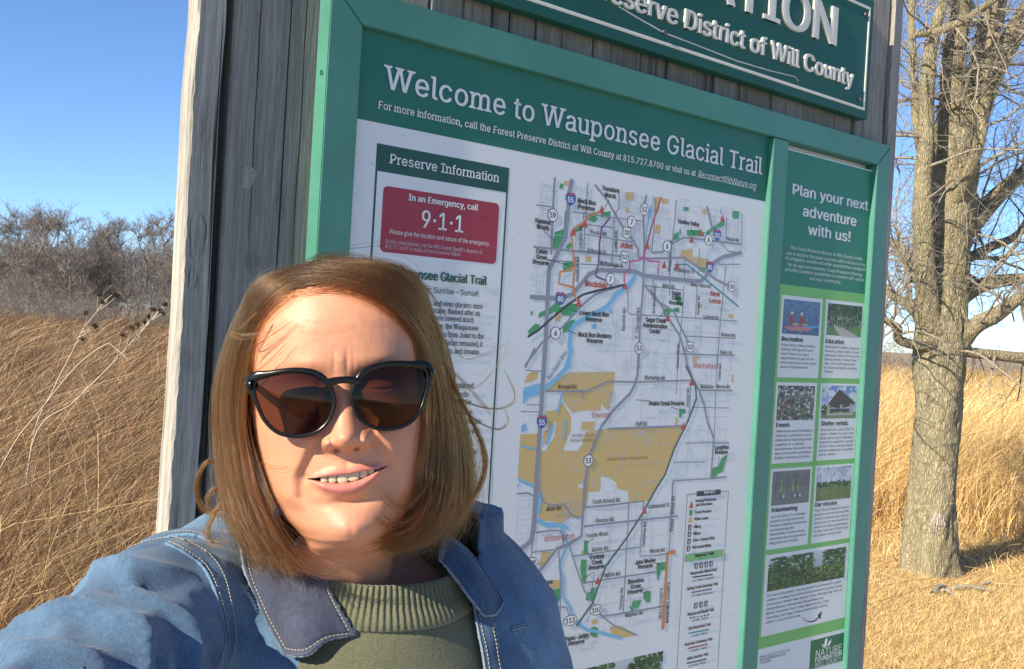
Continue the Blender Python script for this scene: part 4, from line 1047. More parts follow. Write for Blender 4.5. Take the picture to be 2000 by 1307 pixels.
LIMBS = [
 ([(1856, 300, 62), (1860, 220, 55), (1862, 130, 46), (1870, 40, 42), (1880, -60, 38), (1892, -220, 28), (1900, -420, 14)], [0, -.05, -.1, -.15, -.2, -.2, -.1]),
 ([(1880, 300, 66), (1905, 225, 54), (1945, 130, 44), (1990, 50, 40), (2050, -60, 30), (2120, -250, 16)], [0, -.05, -.1, -.2, -.3, -.3]),
 ([(1882, 270, 70), (1905, 180, 56), (1928, 80, 50), (1948, -10, 46), (1968, -120, 40), (1990, -350, 18)], [.1, .2, .3, .4, .5, .6]),
 ([(1822, 640, 50), (1808, 560, 42), (1803, 460, 40), (1802, 360, 34), (1808, 260, 30), (1812, 160, 30), (1822, 70, 26), (1850, -20, 20), (1880, -140, 12)], [-.05, -.14, -.2, -.24, -.26, -.28, -.3, -.3, -.3]),
 ([(1870, 470, 50), (1905, 430, 44), (1945, 385, 36), (2000, 335, 28), (2080, 270, 18), (2160, 180, 9)], [0, .05, .1, .2, .3, .4]),
 ([(1860, 690, 46), (1900, 640, 34), (1945, 615, 30), (2000, 575, 24), (2080, 520, 16), (2180, 480, 8)], [0, -.1, -.1, -.2, -.2, -.2]),
 ([(1865, 590, 40), (1910, 560, 32), (1960, 548, 28), (2020, 540, 22), (2120, 500, 12), (2200, 440, 6)], [.05, .1, .2, .2, .3, .3]),
 ([(1815, 660, 30), (1790, 610, 24), (1765, 590, 20), (1735, 570, 15), (1690, 500, 9)], [0, .0, .05, .1, .1]),
 ([(1812, 560, 34), (1785, 530, 28), (1760, 490, 24), (1735, 470, 18), (1680, 430, 10)], [-.1, .1, .3, .4, .5]),
 ([(2000, 700, 24), (1778, 672, 20), (1752, 640, 17), (1720, 620, 12)], [0, -.1, -.2, -.2]),
 ([(1868, 520, 26), (1900, 500, 22), (1940, 480, 20), (1985, 460, 17), (2040, 400, 12)], [.1, .3, .4, .5, .6]),
 ([(1806, 330, 22), (1790, 230, 18), (1785, 130, 16), (1780, 30, 14), (1790, -90, 9)], [-.2, -.1, 0, .1, .2]),
 ([(1788, 68, 13), (1830, 62, 15), (1870, 46, 15), (1910, 22, 14), (1950, -8, 13), (2010, -60, 9)], [-.35, -.4, -.5, -.55, -.6, -.6]),
 ([(1862, 400, 30), (1890, 340, 26), (1912, 280, 22), (1925, 200, 18), (1930, 100, 14), (1950, -20, 9)], [-.1, -.25, -.3, -.3, -.3, -.3])]
rg = np.random.default_rng(5)
for k, (L_, dz) in enumerate(LIMBS):
    p, r_ = limb_pts(L_, dz)
    bark_tube('limb', p, r_, 28, 90, .006, False, 20+k)
    mb = MB(); n_ = len(p); S_ = spline(p, 40); rs_ = np.interp(np.linspace(0, 1, 40), np.linspace(0, 1, n_), r_)
    for j in range(17):
        i = rg.integers(4, 39); tang = S_[min(i+1, 39)]-S_[i-1]; tang /= np.linalg.norm(tang)
        sd_ = rg.normal(0, 1, 3); sd_ -= tang*(sd_@tang); sd_ /= np.linalg.norm(sd_)
        grow(mb, S_[i], tang*rg.uniform(.1, .6)+sd_, rg.uniform(.4, 1.2), min(.016, rs_[i]*.35)*rg.uniform(.5, 1), 0, rg, rg.choice([.06, .0, -.10]), .32, 5, (4, 4, 2), .9)
    tag(mb.build('branches', M_TWIG, tree, True), kind='stuff')
# pale scar low on the trunk
M_SCAR = m_bark('bare_scar_wood', (.22, .17, .14), (.52, .44, .38), 0)
c0 = from_view(1832, 1020, TZ-.19)-tb; mb = MB()
for k in range(6):
    a0 = R(70+k*9); x = (k-2.5)*.012; mb.tube([c0+[x*1.1, .012, -.075-.01*(k % 3)], c0+[x*1.6, -.006, -.01], c0+[x*.7, .0, .05], c0+[x*.2, .012, .085]], [.004, .011, .010, .003], 7)
mb.build('trunk_scar', M_SCAR, tree)
# sticks lying at the foot of the trunk
for k, (a, b, rr_) in enumerate([((1850, 1155), (1945, 1160), .016), ((1822, 1165), (1850, 1150), .02), ((1835, 1160), (1870, 1172), .014), ((1910, 1150), (1950, 1148), .013)]):
    A = from_view(*a, 6.2+.1*k); B = from_view(*b, 6.25+.1*k)
    def gz(q, x, y):
        d = _f+((x-1000)/2000)*_r-((y-653.5)/2000)*_u; t = -CAM_H/d[2]; return np.array([0, 0, CAM_H])+d*t
    A, B = gz(0, *a), gz(0, *b)
    P = np.array([A, A*.66+B*.34+[0, 0, .03], A*.33+B*.67+[0, 0, .02], B]); P[:, 2] += rr_*.8
    V, F = tube_np(spline(P, 14), np.linspace(rr_, rr_*.5, 14)*(1+.2*rg.normal(size=14)), 8)
    o = mesh_np('fallen_stick', V, F, M_TWIG, None, True); tag(o, ['long crooked stick lying flat on the straw below the tree', 'short thick stick propped at the foot of the tree trunk', 'bent stick crossing behind the thick one at the trunk', 'thin stick lying off at the far end of the long one'][k], 'stick')
# ---- the far wood: bare crowns that read as one mass
def ribbons(P0, P1, w0, w1, rg):
    n = len(P0); d = P1-P0; side = np.cross(d, rg.normal(0, 1, (n, 3))); side /= np.linalg.norm(side, axis=1)[:, None]+1e-9
    V = np.stack([P0+side*w0[:, None], P0-side*w0[:, None], P1-side*w1[:, None], P1+side*w1[:, None]], 1).reshape(-1, 3); return V, np.arange(n*4).reshape(-1, 4)
def far_tree(seed, h, spread):
    """trunk tube plus four orders of ever finer twigs"""
    rg = np.random.default_rng(seed); tr = spline(np.array([[0, 0, 0], [rg.normal(0, .1), 0, h*.2], [rg.normal(0, .3), rg.normal(0, .2), h*.5], [rg.normal(0, .5), rg.normal(0, .3), h*.9]]), 12)
    trunk = tube_np(tr, np.linspace(h*.016, h*.003, 12), 5); Vs, Fs, nn_ = [], [], 0
    def emit(P0, P1, w0, w1):
        nonlocal nn_
        V, F = ribbons(P0, P1, w0, w1, rg); Vs.append(V); Fs.append(F+nn_); nn_ += len(V)
    nb = 22; i = rg.integers(2, 11, nb); base = tr[i]; a = rg.uniform(0, 6.28, nb); up = rg.uniform(.5, 1.5, nb)
    D = np.stack([np.cos(a), np.sin(a), up], 1); D /= np.linalg.norm(D, axis=1)[:, None]; L_ = h*rg.uniform(.28, .46, nb)*spread*(1.2-i/15); w_ = h*.0052*np.ones(nb)
    for order, (kids, seg) in enumerate(((8, 4), (6, 3), (4, 2), (0, 1))):
        p = base; d = D.copy(); pts = [p]
        for k in range(seg):
            d = d+rg.normal(0, .22, d.shape)+np.array([0, 0, .06]); d /= np.linalg.norm(d, axis=1)[:, None]; q = p+d*(L_/seg)[:, None]; emit(p, q, w_*(1-.6*k/seg), w_*(1-.6*(k+1)/seg)); p = q; pts.append(q)
        if not kids: break
        pts = np.stack(pts, 1); n = len(base); t = rg.uniform(.15, 1, (n, kids))*seg; ii = np.clip(np.floor(t).astype(int), 0, seg-1); f = (t-ii)[..., None]; rows = np.arange(n)[:, None]
        base = (pts[rows, ii]*(1-f)+pts[rows, ii+1]*f).reshape(-1, 3); tang = (pts[rows, ii+1]-pts[rows, ii]).reshape(-1, 3); tang /= np.linalg.norm(tang, axis=1)[:, None]+1e-9
        D = tang*.8+rg.normal(0, .62, tang.shape)+np.array([0, 0, .25]); D /= np.linalg.norm(D, axis=1)[:, None]; L_ = np.repeat(L_, kids)*rg.uniform(.35, .62, n*kids); w_ = np.repeat(w_, kids)*.55
    return trunk, (np.concatenate(Vs), np.concatenate(Fs))
protos = [far_tree(100+k, h, s) for k, (h, s) in enumerate([(9, 1), (8, 1.2), (9.6, .9), (5.5, 1.5)])]
rg = np.random.default_rng(77); mbw = MB()
bush = [far_tree(300+k, 3.2, 1.7) for k in range(2)]
for k in range(46):
    az = R(-30+rg.uniform(0, 15)) if k < 34 else R(rg.uniform(18, 32)); dist = rg.uniform(42, 62); (tv, tf), (V, F) = bush[k % 2]; sel = rg.uniform(0, 1, len(F)) < .55
    a = rg.uniform(0, 6.28); c, s = math.cos(a), math.sin(a); s_ = rg.uniform(.45, .85); mbw.add(np.stack([V[:, 0]*c-V[:, 1]*s, V[:, 0]*s+V[:, 1]*c, V[:, 2]*.8], 1)*s_+[dist*math.sin(az), dist*math.cos(az), 0], F[sel])
for k in range(64):
    if k < 44: az = R(-30+rg.uniform(0, 15)); dist = rg.uniform(74, 112); s_ = rg.uniform(.80, 1.02)*dist/88
    elif k < 54: az = R(-30+rg.uniform(0, 15)); dist = rg.uniform(58, 76); s_ = rg.uniform(.3, .52)
    else: az = R(-14+rg.uniform(0, 54)); dist = rg.uniform(110, 190); s_ = .5*dist/130
    (tv, tf), (V, F) = protos[rg.integers(0, 4)]; V = np.concatenate([tv, V]); F = np.concatenate([tf, F+len(tv)]); a = rg.uniform(0, 6.28)
    c, s = math.cos(a), math.sin(a)
    mbw.add(np.stack([V[:, 0]*c-V[:, 1]*s, V[:, 0]*s+V[:, 1]*c, V[:, 2]], 1)*s_+[dist*math.sin(az), dist*math.cos(az), 0], F)
o = mbw.build('distant_woodland', M_FARWOOD, None, False); tag(o, 'grey brown leafless woodland along the far edge of the prairie', 'woodland', kind='stuff')
# individual trees that stand out before the wood
for k, (px_, dist, sc_, pr, lab) in enumerate([(268, 70, .80, 2, 'tallest pale leafless tree rising above the woodland edge'), (345, 66, .58, 1, 'arching leafless tree beside the tallest pale one before the woodland'), (185, 72, .72, 0, 'bushy leafless tree before the woodland on the far side of the prairie'), (40, 68, .74, 0, 'dark leafless tree at the open end of the woodland edge')]):
    (tv, tf), (V, F) = protos[pr]; b_ = from_view(px_, 600, dist)*np.array([1, 1, 0])
    et = empty('leafless_tree', tuple(b_), lab, 'tree', 'leafless trees before the woodland'); et.rotation_euler = (0, 0, k*1.3); et.scale = (sc_,)*3
    mesh_np('trunk', tv, tf, M_FARWOOD, et, True); mesh_np('crown', V, F, M_FARWOOD, et, False)
# ------------------------------------------------------------------ prairie grass
def m_grass(name):
    t = NT(name); at = t('VertexColor', layer_name='Col')
    d = t.P(Base_Color=at.outputs[0], Roughness=.7, Specular_IOR_Level=.25)
    tr = t('BsdfTranslucent', {'Color': at.outputs[0]}); mx = t('MixShader', {0: .28})
    t.t.links.new(t.p.outputs[0], mx.inputs[1]); t.t.links.new(tr.outputs[0], mx.inputs[2]); t.t.links.new(mx.outputs[0], t.n['Material Output'].inputs[0])
    return t.m
M_GRASS = m_grass('dry_grass_blades')
PAL = np.array([lin(190, 162, 122), lin(160, 130, 98), lin(128, 102, 80), lin(212, 188, 148), lin(104, 84, 68), lin(150, 114, 86), lin(86, 68, 56), lin(200, 172, 128)])
PALW = np.array([lin(206, 178, 120), lin(224, 196, 140), lin(186, 154, 98), lin(236, 212, 160), lin(160, 128, 80)])
def blades(roots, h, lean, width, pal, rg, segs=4, curl=.25, zig=0.0):
    """ribbons; lean (n,2) horizontal offset of the tip in metres"""
    n = len(roots); t = np.linspace(0, 1, segs+1)
    P = np.zeros((n, segs+1, 3))
    bend = rg.uniform(1.2, 2.4, n)[:, None]
    P[..., :2] = roots[:, None, :2]+lean[:, None, :]*(t[None, :]**bend)[..., None]
    P[..., 2] = roots[:, 2][:, None]+h[:, None]*(t[None, :]-.18*curl*4*t[None, :]**3)
    P[..., :2] += rg.normal(0, 1, (n, 1, 2))*(curl*h[:, None]*.25)[..., None]*np.sin(t*math.pi)[None, :, None]
    if zig: P[:, 1:, :] += rg.normal(0, zig, (n, segs, 3))
    # ribbon side: mostly square to the line of sight from the path, turned at random
    side = np.stack([P[:, 0, 1], -P[:, 0, 0], np.zeros(n)], 1); side /= np.linalg.norm(side, axis=1)[:, None]+1e-9
    ang = rg.uniform(-.9, .9, n); c, s = np.cos(ang)[:, None], np.sin(ang)[:, None]
    side = np.stack([side[:, 0]*c[:, 0]-side[:, 1]*s[:, 0], side[:, 0]*s[:, 0]+side[:, 1]*c[:, 0], rg.normal(0, .35, n)], 1)
    wt = width[:, None]*(1-.75*t[None, :])
    Vv = np.stack([P+side[:, None, :]*wt[..., None]/2, P-side[:, None, :]*wt[..., None]/2], 2).reshape(-1, 3)
    k = 2*(segs+1); b = np.arange(n)[:, None]*k; i = np.arange(segs)[None, :]*2
    F = np.stack([b+i, b+i+1, b+i+3, b+i+2], -1).reshape(-1, 4)
    C = pal[rg.integers(0, len(pal), n)]*rg.uniform(.75, 1.45, (n, 1))
    return Vv, F, np.repeat(C, k, 0)
def kio(xy): return (xy[:, :2]-KO[:2])@KD[:2], (xy[:, :2]-KO[:2])@KN[:2]
def field(rg, n, px0, px1, d0, d1, power=1.0):
    """roots over a wedge of the field; log-uniform in distance so that near and far are equally dense to the eye"""
    px_ = rg.uniform(px0, px1, n); d = d0*(d1/d0)**(rg.uniform(0, 1, n)**power)
    x = (px_-1000)/2000*d
    return np.stack([x, d, np.zeros(n)], 1)
rg = np.random.default_rng(3)
Vs, Fs, Cs = [], [], []; nv = 0
def push(V, F, C):
    global nv
    Vs.append(V); Fs.append(F+nv); Cs.append(C); nv += len(V)
def keep_left(r):
    u, o = kio(r); return (u < -.42) | ((o < -.5) & (r[:, 0] < 1.2+.25*(r[:, 1]-3)) & (r[:, 1] > 2.6) & ~((r[:, 0] > .6) & (r[:, 1] < 8.2)))
# left: leaning brown stems
for n, px0, px1, d0, d1, hm in ((40000, -380, 440, 1.25, 6, .86), (34000, -330, 440, 5, 24, .98), (18000, -330, 460, 20, 75, 1.05), (8000, 380, 1750, 2.8, 60, .9)):
    r = field(rg, n, px0, px1, d0, d1); r = r[keep_left(r)]; m = len(r); d = r[:, 1]
    # patches of taller and shorter growth
    pn = vnoise(np.stack([r[:, 0]*.5, r[:, 1]*.35, r[:, 2]], 1), 4, 2)
    h = np.clip(rg.normal(hm, .22, m)*(1+.38*pn), .2, 1.5)
    h *= np.clip(.66+.34*(d-1.2)/2.5, .66, 1)
    wind = np.array([.82, -.12]); lean = h[:, None]*(wind*rg.normal(.62, .38, m)[:, None]+rg.normal(0, .22, (m, 2)))
    wd = np.clip(.0016+.00062*d*rg.uniform(.6, 1.5, m), .0016, .03)
    V, F, C = blades(r, h, lean, wd, PAL, rg, 4, .22)
    pc = vnoise(np.stack([r[:, 0]*1.4, r[:, 1]*.9, r[:, 2]], 1), 21, 3); C = C*np.repeat(1+.55*pc[:, None]*np.array([1, 1.05, 1.1]), 10, 0).clip(.45, 1.6)   # stands of different grasses
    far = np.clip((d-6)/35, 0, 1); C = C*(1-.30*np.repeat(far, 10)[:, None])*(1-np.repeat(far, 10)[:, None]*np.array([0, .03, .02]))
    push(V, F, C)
# bright bent straws lying over the near growth
r = field(rg, 5200, -420, 420, 1.3, 9); r = r[keep_left(r)]; m = len(r)
h = rg.uniform(.45, .95, m)*np.clip(.7+.12*r[:, 1], .7, 1.1); lean = np.stack([rg.normal(.75, .3, m), rg.normal(-.1, .3, m)], 1)
V, F, C = blades(r, h, lean, (.0026+.0008*r[:, 1])*rg.uniform(.6, 1.5, m), PALW, rg, 5, .35); push(V, F, C)
o = mesh_np('prairie_grass', np.concatenate(Vs), np.concatenate(Fs), M_GRASS, None, False, np.concatenate(Cs)); tag(o, 'tall brown wind-bent prairie grass beside and behind the kiosk', 'grass', kind='stuff')
# right: pale tall grass beyond the tree
Vs, Fs, Cs = [], [], []; nv = 0
for n, d0, d1, hm in ((22000, 8.4, 17, 1.0), (20000, 14, 70, 1.05)):
    r = field(rg, n, 1560, 2350, d0, d1); ok = (r[:, 1] > 9.1+.25*np.sin(r[:, 0]*2.1)+.2*np.maximum(0, 4.4-r[:, 0])*0) & (r[:, 0] > .9+.12*(r[:, 1]-9)); r = r[ok]; m = len(r); d = r[:, 1]
    h = np.clip(rg.normal(hm, .2, m), .3, 1.5)*np.clip(.62+.3*(d-9.0), .62, 1); lean = h[:, None]*(np.array([.32, -.1])*rg.normal(.7, .7, m)[:, None]+rg.normal(0, .2, (m, 2)))
    V, F, C = blades(r, h, lean, np.clip(.0006*d*rg.uniform(.6, 1.6, m), .003, .03), PALW, rg, 4, .22)
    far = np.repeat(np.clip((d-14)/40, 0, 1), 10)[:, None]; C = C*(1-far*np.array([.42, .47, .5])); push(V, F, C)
# low growth round the foot of the tree
r = np.stack([rg.uniform(1.2, 6.5, 9000), rg.uniform(7.0, 9.9, 9000), np.zeros(9000)], 1); dd = np.hypot(r[:, 0]-tb[0], r[:, 1]-tb[1])
r = r[(dd > .24) & (rg.uniform(0, 1, len(r)) < np.clip((r[:, 1]-6.9)/1.6, 0, 1))]; m = len(r)
h = rg.uniform(.05, .30, m)*np.clip((r[:, 1]-6.7)/2, .3, 1); V, F, C = blades(r, h, rg.normal(0, .16, (m, 2)), rg.uniform(.003, .008, m), PALW, rg, 4, .3); push(V, F, C)
o = mesh_np('straw_grass', np.concatenate(Vs), np.concatenate(Fs), M_GRASS, None, False, np.concatenate(Cs)); tag(o, 'pale sunlit straw grass standing beyond the bare tree', 'grass', kind='stuff')
# mown straw turf in front of the tree
r = field(rg, 62000, 1640, 2120, 4.4, 9.6); ok = np.hypot(r[:, 0]-tb[0], r[:, 1]-tb[1]) > .24; r = r[ok]; m = len(r)
h = rg.uniform(.012, .055, m); lean = rg.normal(0, .030, (m, 2))+np.array([.012, 0])
V, F, C = blades(r, h, lean, rg.uniform(.0016, .0034, m), PALW, rg, 2, .15)
o = mesh_np('mown_turf', V, F, M_GRASS, None, False, C); tag(o, 'short matted straw turf in front of the bare tree', 'turf', kind='stuff')
# ---- two dried flower stalks with seed heads standing above the grass
M_STALK = NT('dried_stalk').P(Base_Color=(.42, .37, .29), Roughness=.8)
M_SEED = NT('dark_seed_head').P(Base_Color=(.085, .06, .04), Roughness=.95)
def stalk(pts, depth, heads, label, rr_, seed):
    rg = np.random.default_rng(seed)
    P = np.array([from_view(x, y, depth+dz) for x, y, dz in pts]); base = P[0].copy(); base[2] = 0
    P = np.vstack([base, P])
    e = empty('dried_flower_stalk', tuple(base), label, 'dried plant', 'dried flower stalks')
    S_ = spline(P-base, 30); V, F = tube_np(S_, np.linspace(rr_, rr_*.45, 30), 6); mesh_np('stem', V, F, M_STALK, e, True)
    for (x, y) in heads:
        c = from_view(x, y, depth+rg.uniform(-.08, .08))-base
        i = np.argmin(np.linalg.norm(S_[:27]-(c-[.06, 0, .10]), axis=1)); q = S_[i]
        V, F = tube_np(spline(np.array([q, (q+c)/2+rg.normal(0, .008, 3), c]), 8), np.linspace(.0028, .0018, 8), 5); mesh_np('side_stem', V, F, M_STALK, e, True)
        # bur-like head: a small spiny ball
        nb = 46; d = rg.normal(0, 1, (nb, 3)); d /= np.linalg.norm(d, axis=1)[:, None]; mb = MB()
        for k in range(nb):
            s1 = np.cross(d[k], [0, 0, 1.0]); s1 /= np.linalg.norm(s1)+1e-9; rad = rg.uniform(.013, .022)
            mb.add(np.array([c+s1*.0045, c-s1*.0045, c+np.cross(d[k], s1)*.0045, c+d[k]*rad]), np.array([(0, 1, 3, 3), (1, 2, 3, 3), (2, 0, 3, 3)])[:, :3])
        mb.build('seed_head', M_SEED, e, False)
stalk([(60, 880, 0), (145, 785, 0), (215, 715, 0), (265, 660, 0), (318, 598, 0)], 4.6, [(322, 594), (312, 606), (300, 604), (290, 618), (283, 628), (268, 632), (258, 640), (240, 655), (318, 612)], 'leaning dried flower stalk with dark seed heads nearer the kiosk post', .0042, 4)
stalk([(60, 880, .2), (105, 760, .2), (140, 690, .2), (165, 640, .2), (215, 580, .2)], 4.9, [(222, 574), (212, 582), (200, 590), (193, 576), (182, 634), (168, 610), (228, 578), (160, 662), (186, 637)], 'steeper dried flower stalk with dark seed heads farther from the kiosk post', .0042, 8)
o_ = np.array([from_view(x, y, 3.6) for x, y in ((-60, 1060), (20, 880), (80, 800), (150, 715), (205, 674), (222, 678), (250, 702))]); o_ = np.vstack([[o_[0][0]-.1, o_[0][1], 0], o_])
V, F = tube_np(spline(o_, 50), np.linspace(.0034, .0016, 50), 5); tag(mesh_np('arching_grass_stem', V, F, M_STALK, None, True), 'single pale grass stem arching over with a drooping tip', 'dried plant')
# ------------------------------------------------------------------ person
def pchip(x, y, q):
    x = np.asarray(x, float); y = np.asarray(y, float)
    if x[0] > x[-1]: x, y = x[::-1], y[::-1]
    h = np.diff(x); d = np.diff(y)/h; m = np.zeros(len(x)); m[0], m[-1] = d[0], d[-1]
    for i in range(1, len(x)-1):
        if d[i-1]*d[i] > 0: w1, w2 = 2*h[i]+h[i-1], h[i]+2*h[i-1]; m[i] = (w1+w2)/(w1/d[i-1]+w2/d[i])
    q = np.clip(q, x[0], x[-1]); i = np.clip(np.searchsorted(x, q)-1, 0, len(x)-2); t = (q-x[i])/h[i]
    return y[i]*(1+2*t)*(1-t)**2+m[i]*h[i]*t*(1-t)**2+y[i+1]*t*t*(3-2*t)+m[i+1]*h[i]*t*t*(t-1)
def sstep(a, b, x): t = np.clip((x-a)/(b-a), 0, 1); return t*t*(3-2*t)
def gs(x, y, cx, cy, sx, sy): return np.exp(-((x-cx)/sx)**2-((y-cy)/sy)**2)
# head frame: origin on the head's axis at eye height, x to her left, y up, z out of the face (millimetres)
_v = from_view(668, 748, .778)-np.array([0, 0, CAM_H]); _v /= np.linalg.norm(_v)
HZ = -_v; ROLLH = R(4.0); YAWH = R(0.5); PITH = R(-2.0)
HX = math.cos(ROLLH)*_r+math.sin(ROLLH)*_u; HX -= HZ*(HX@HZ); HX /= np.linalg.norm(HX); HY = np.cross(HZ, HX)
HZ = HZ*math.cos(YAWH)+HX*math.sin(YAWH); HX = np.cross(HY, HZ)
HZ = HZ*math.cos(PITH)+HY*math.sin(PITH); HY = np.cross(HZ, HX)
HO = from_view(668, 748, .778)-HZ*.095
def hw(P): P = np.asarray(P, float)/1000; return HO+P[..., 0:1]*HX+P[..., 1:2]*HY+P[..., 2:3]*HZ
def hv(px_, py_, z):
    """head-frame point seen at a bearing, z mm in front of the head's axis"""
    d = _f+((px_-1000)/2000)*_r-((py_-653.5)/2000)*_u; c = np.array([0, 0, CAM_H])
    t = ((HO+HZ*z/1000-c)@HZ)/(d@HZ); q = c+d*t-HO
    return np.array([q@HX, q@HY, q@HZ])*1000
YT = [99, 97.4, 93.2, 86.5, 77, 63, 45, 20, 0, -20, -40, -60, -80, -95, -108, -119, -128, -136, -144, -160, -180, -205]
AT = [3, 20, 38, 54, 65, 71, 74, 75, 75, 75, 74, 71, 66.5, 61.5, 55, 46.5, 41, 43, 45, 46, 47, 56]
FT_ = [3, 24, 47, 66, 81, 91, 96.5, 97.5, 94, 91.5, 91.5, 93, 93, 93.5, 94.5, 92, 82, 64, 51, 44, 44, 50]
BT = [3, 28, 52, 72, 86, 95, 100, 101, 99, 94, 87, 79, 70, 64, 59, 57, 55, 55, 55, 56, 60, 74]
def xc(y): return np.interp(y, [-205, -175, -150, -124, 120], [-10, -14, -9, 0, 0])
def zc(y): return np.interp(y, [-205, -134, -120, 120], [-22, -4, 0, 0])
def head_base(y, th):
    a, f, b = pchip(YT, AT, y), pchip(YT, FT_, y), pchip(YT, BT, y)
    s, c = np.sin(th), np.cos(th)
    p = np.interp(y, [-140, -110, -60, 30, 70], [2.0, 2.1, 2.25, 2.3, 2.1]); e = 2/p
    x = a*np.sign(s)*np.abs(s)**e; z = np.where(c > 0, f, b)*np.sign(c)*np.abs(c)**e
    return x, z
def face_relief(x, y):
    ax = np.abs(x); d = np.zeros_like(x)
    # nose
    Hn = pchip([14, 6, 0, -8, -16, -24, -32, -38, -42, -45.5, -48, -50.5, -53, -58], [0, .6, 2.2, 6, 10.5, 15.2, 20, 23.4, 24.2, 22.8, 18.5, 10.5, 3.5, 0], y)
    Hn = np.where(y > 14, 0, np.where(y < -58, 0, Hn))
    wn = pchip([14, 0, -12, -24, -34, -42, -50, -58], [9, 8.2, 9.2, 11.4, 13.6, 14.8, 13.4, 12], np.clip(y, -58, 14))
    d += Hn*np.exp(-(ax/wn)**2.3)
    d += 10.4*np.exp(-((ax-14.8)/5.2)**2-((y+43.5)/5.6)**2)                       # wings
    d += 3.0*np.exp(-(x/8.5)**2-((y+39.5)/5)**2)                                  # ball of the tip
    d -= 1.5*np.exp(-((ax-10.6)/2.0)**2-((y+40)/6)**2)                           # groove tip/wing
    d -= 8.5*np.exp(-((ax-7.3)/3.0)**2-((y+50.2)/1.9)**2)                       # nostrils
    d -= 2.5*np.exp(-((ax-20.8)/2.2)**2-((y+44)/6)**2)                          # crease beside the wings
    # eyes and brows
    d -= 9*np.exp(-((ax-29)/15)**2-((y+3)/10)**2); d -= 3*np.exp(-((ax-14)/6)**2-((y+2)/8)**2)
    d += 6.5*np.exp(-((ax-31)/11.5)**2-((y+4.5)/8)**2)
    d -= 1.2*np.exp(-((y+7.5-.012*(ax-31)**2)/1.0)**2-((ax-31)/12)**2)
    d += 1.5*np.exp(-((ax-26)/17)**2-((y-15)/7)**2)
    d += 1.3*np.exp(-((ax-25)/12)**2-((y+20)/4)**2)
    # frown lines
    for cx, a_ in ((-5.2, .45), (4.6, .6), (9.5, .25)): d -= a_*np.exp(-((x-cx-.05*(y-15))/1.5)**2-((y-15)/9)**2)
    d += .8*np.exp(-(x/3.5)**2-((y-16)/9)**2)
    for cy in (38, 47): d -= .25*np.exp(-((y-cy-.002*x*x-1.2*np.sin(x/9))/1.2)**2-(x/34)**2)
    # cheeks and laugh lines
    xf = pchip([-30, -40, -47, -58, -72, -85, -94, -110], [15, 18.5, 23.5, 29.5, 36, 36.5, 33, 28], np.clip(y, -110, -30))
    win = sstep(-100, -84, y)*(1-sstep(-42, -30, y)); t = ax-xf
    sl_ = np.where(x < 0, 1.0, .62); d += 6.8*sl_*win*sstep(-4.0, 8, t)*np.exp(-(np.maximum(t-6, 0)/21)**2)
    d -= .7*sl_*win*np.exp(-(t/3.0)**2)
    d += 5.2*np.exp(-((ax-43)/18)**2-((y+37)/16)**2)
    
    # muzzle
    d += 3.0*np.exp(-(x/25)**2-((y+64)/13)**2)
    d -= .9*np.exp(-(x/2.4)**2-((y+58)/6)**2)                                    # philtrum
    yu = np.interp(x, [-31, -24, -19, -6, 3, 11, 16, 24, 31], [-71.8, -71.2, -70.4, -69.7, -69.3, -68.7, -68.3, -67.6, -67.0])
    yl = np.interp(x, [-31, -25, -19, -12, -6, 3, 11, 16, 22, 31], [-71.8, -72.9, -74.2, -75.4, -75.9, -75.7, -74.0, -72.0, -69.4, -67.0])
    wl = sstep(32, 18, ax)
    ub = pchip([-32, -22, -8, 0, 8, 22, 32], [0.2, 3.0, 5.0, 4.2, 5.0, 3.2, .2], np.clip(x, -32, 32))
    d += 2.6*wl*np.exp(-((y-yu-ub*.45)/(ub*.62+.6))**2)
    lb = pchip([-32, -22, -8, 0, 8, 22, 32], [.2, 5.4, 8.8, 9.4, 8.8, 5.0, .2], np.clip(x, -32, 32))
    d += 5.6*wl*np.exp(-((y-yl+lb*.48)/(lb*.60+.6))**2)
    gap = sstep(-.45, .5, yu-y)*sstep(-.45, .5, y-yl)*sstep(31, 29.5, ax)
    d -= 13*gap
    d -= 1.4*np.exp(-((ax-32)/3)**2-((y+68.5-.08*x)/4)**2)
    # crease under the lip and chin
    d -= 4.8*np.exp(-((x-1)/17)**2-((y+91.5)/4.2)**2); d += 6.2*np.exp(-(x/19)**2-((y+111)/11)**2)
    d -= .5*np.exp(-(x/2.5)**2-((y+112)/7)**2)
    return d, yu, yl, gap, ub, lb, wl
s_ = np.linspace(-1, 1, 385)[:-1]; TH = math.pi*(.5*s_+.5*s_**3)
YS = np.concatenate([99-2.4*(np.linspace(0, 1, 8)**2), np.linspace(96.2, 24, 54), np.linspace(23.2, -56, 116), np.linspace(-56.5, -96, 84), np.linspace(-96.8, -142, 62), np.linspace(-143.5, -204, 30)])
yy, tt = np.meshgrid(YS, TH, indexing='ij')
x_, z_ = head_base(yy, tt)
rel, yu, yl, gap, ub, lb, wl = face_relief(x_, yy)
front = sstep(.12, .55, np.cos(tt))
q = np.stack([x_/9, yy/9, z_/9], -1)
z2 = z_+rel*front+.35*vnoise(q, 3, 3)*front
x2 = x_+np.sign(x_)*0.0+xc(yy); z2 = z2+zc(yy)
HV = np.stack([x2, yy, z2], -1)
nr_, nc_ = HV.shape[:2]
i = np.arange(nr_-1)[:, None]*nc_; j = np.arange(nc_)[None, :]; j2 = (j+1) % nc_
HF = np.stack([i+j, i+nc_+j, i+nc_+j2, i+j2], -1).reshape(-1, 4)
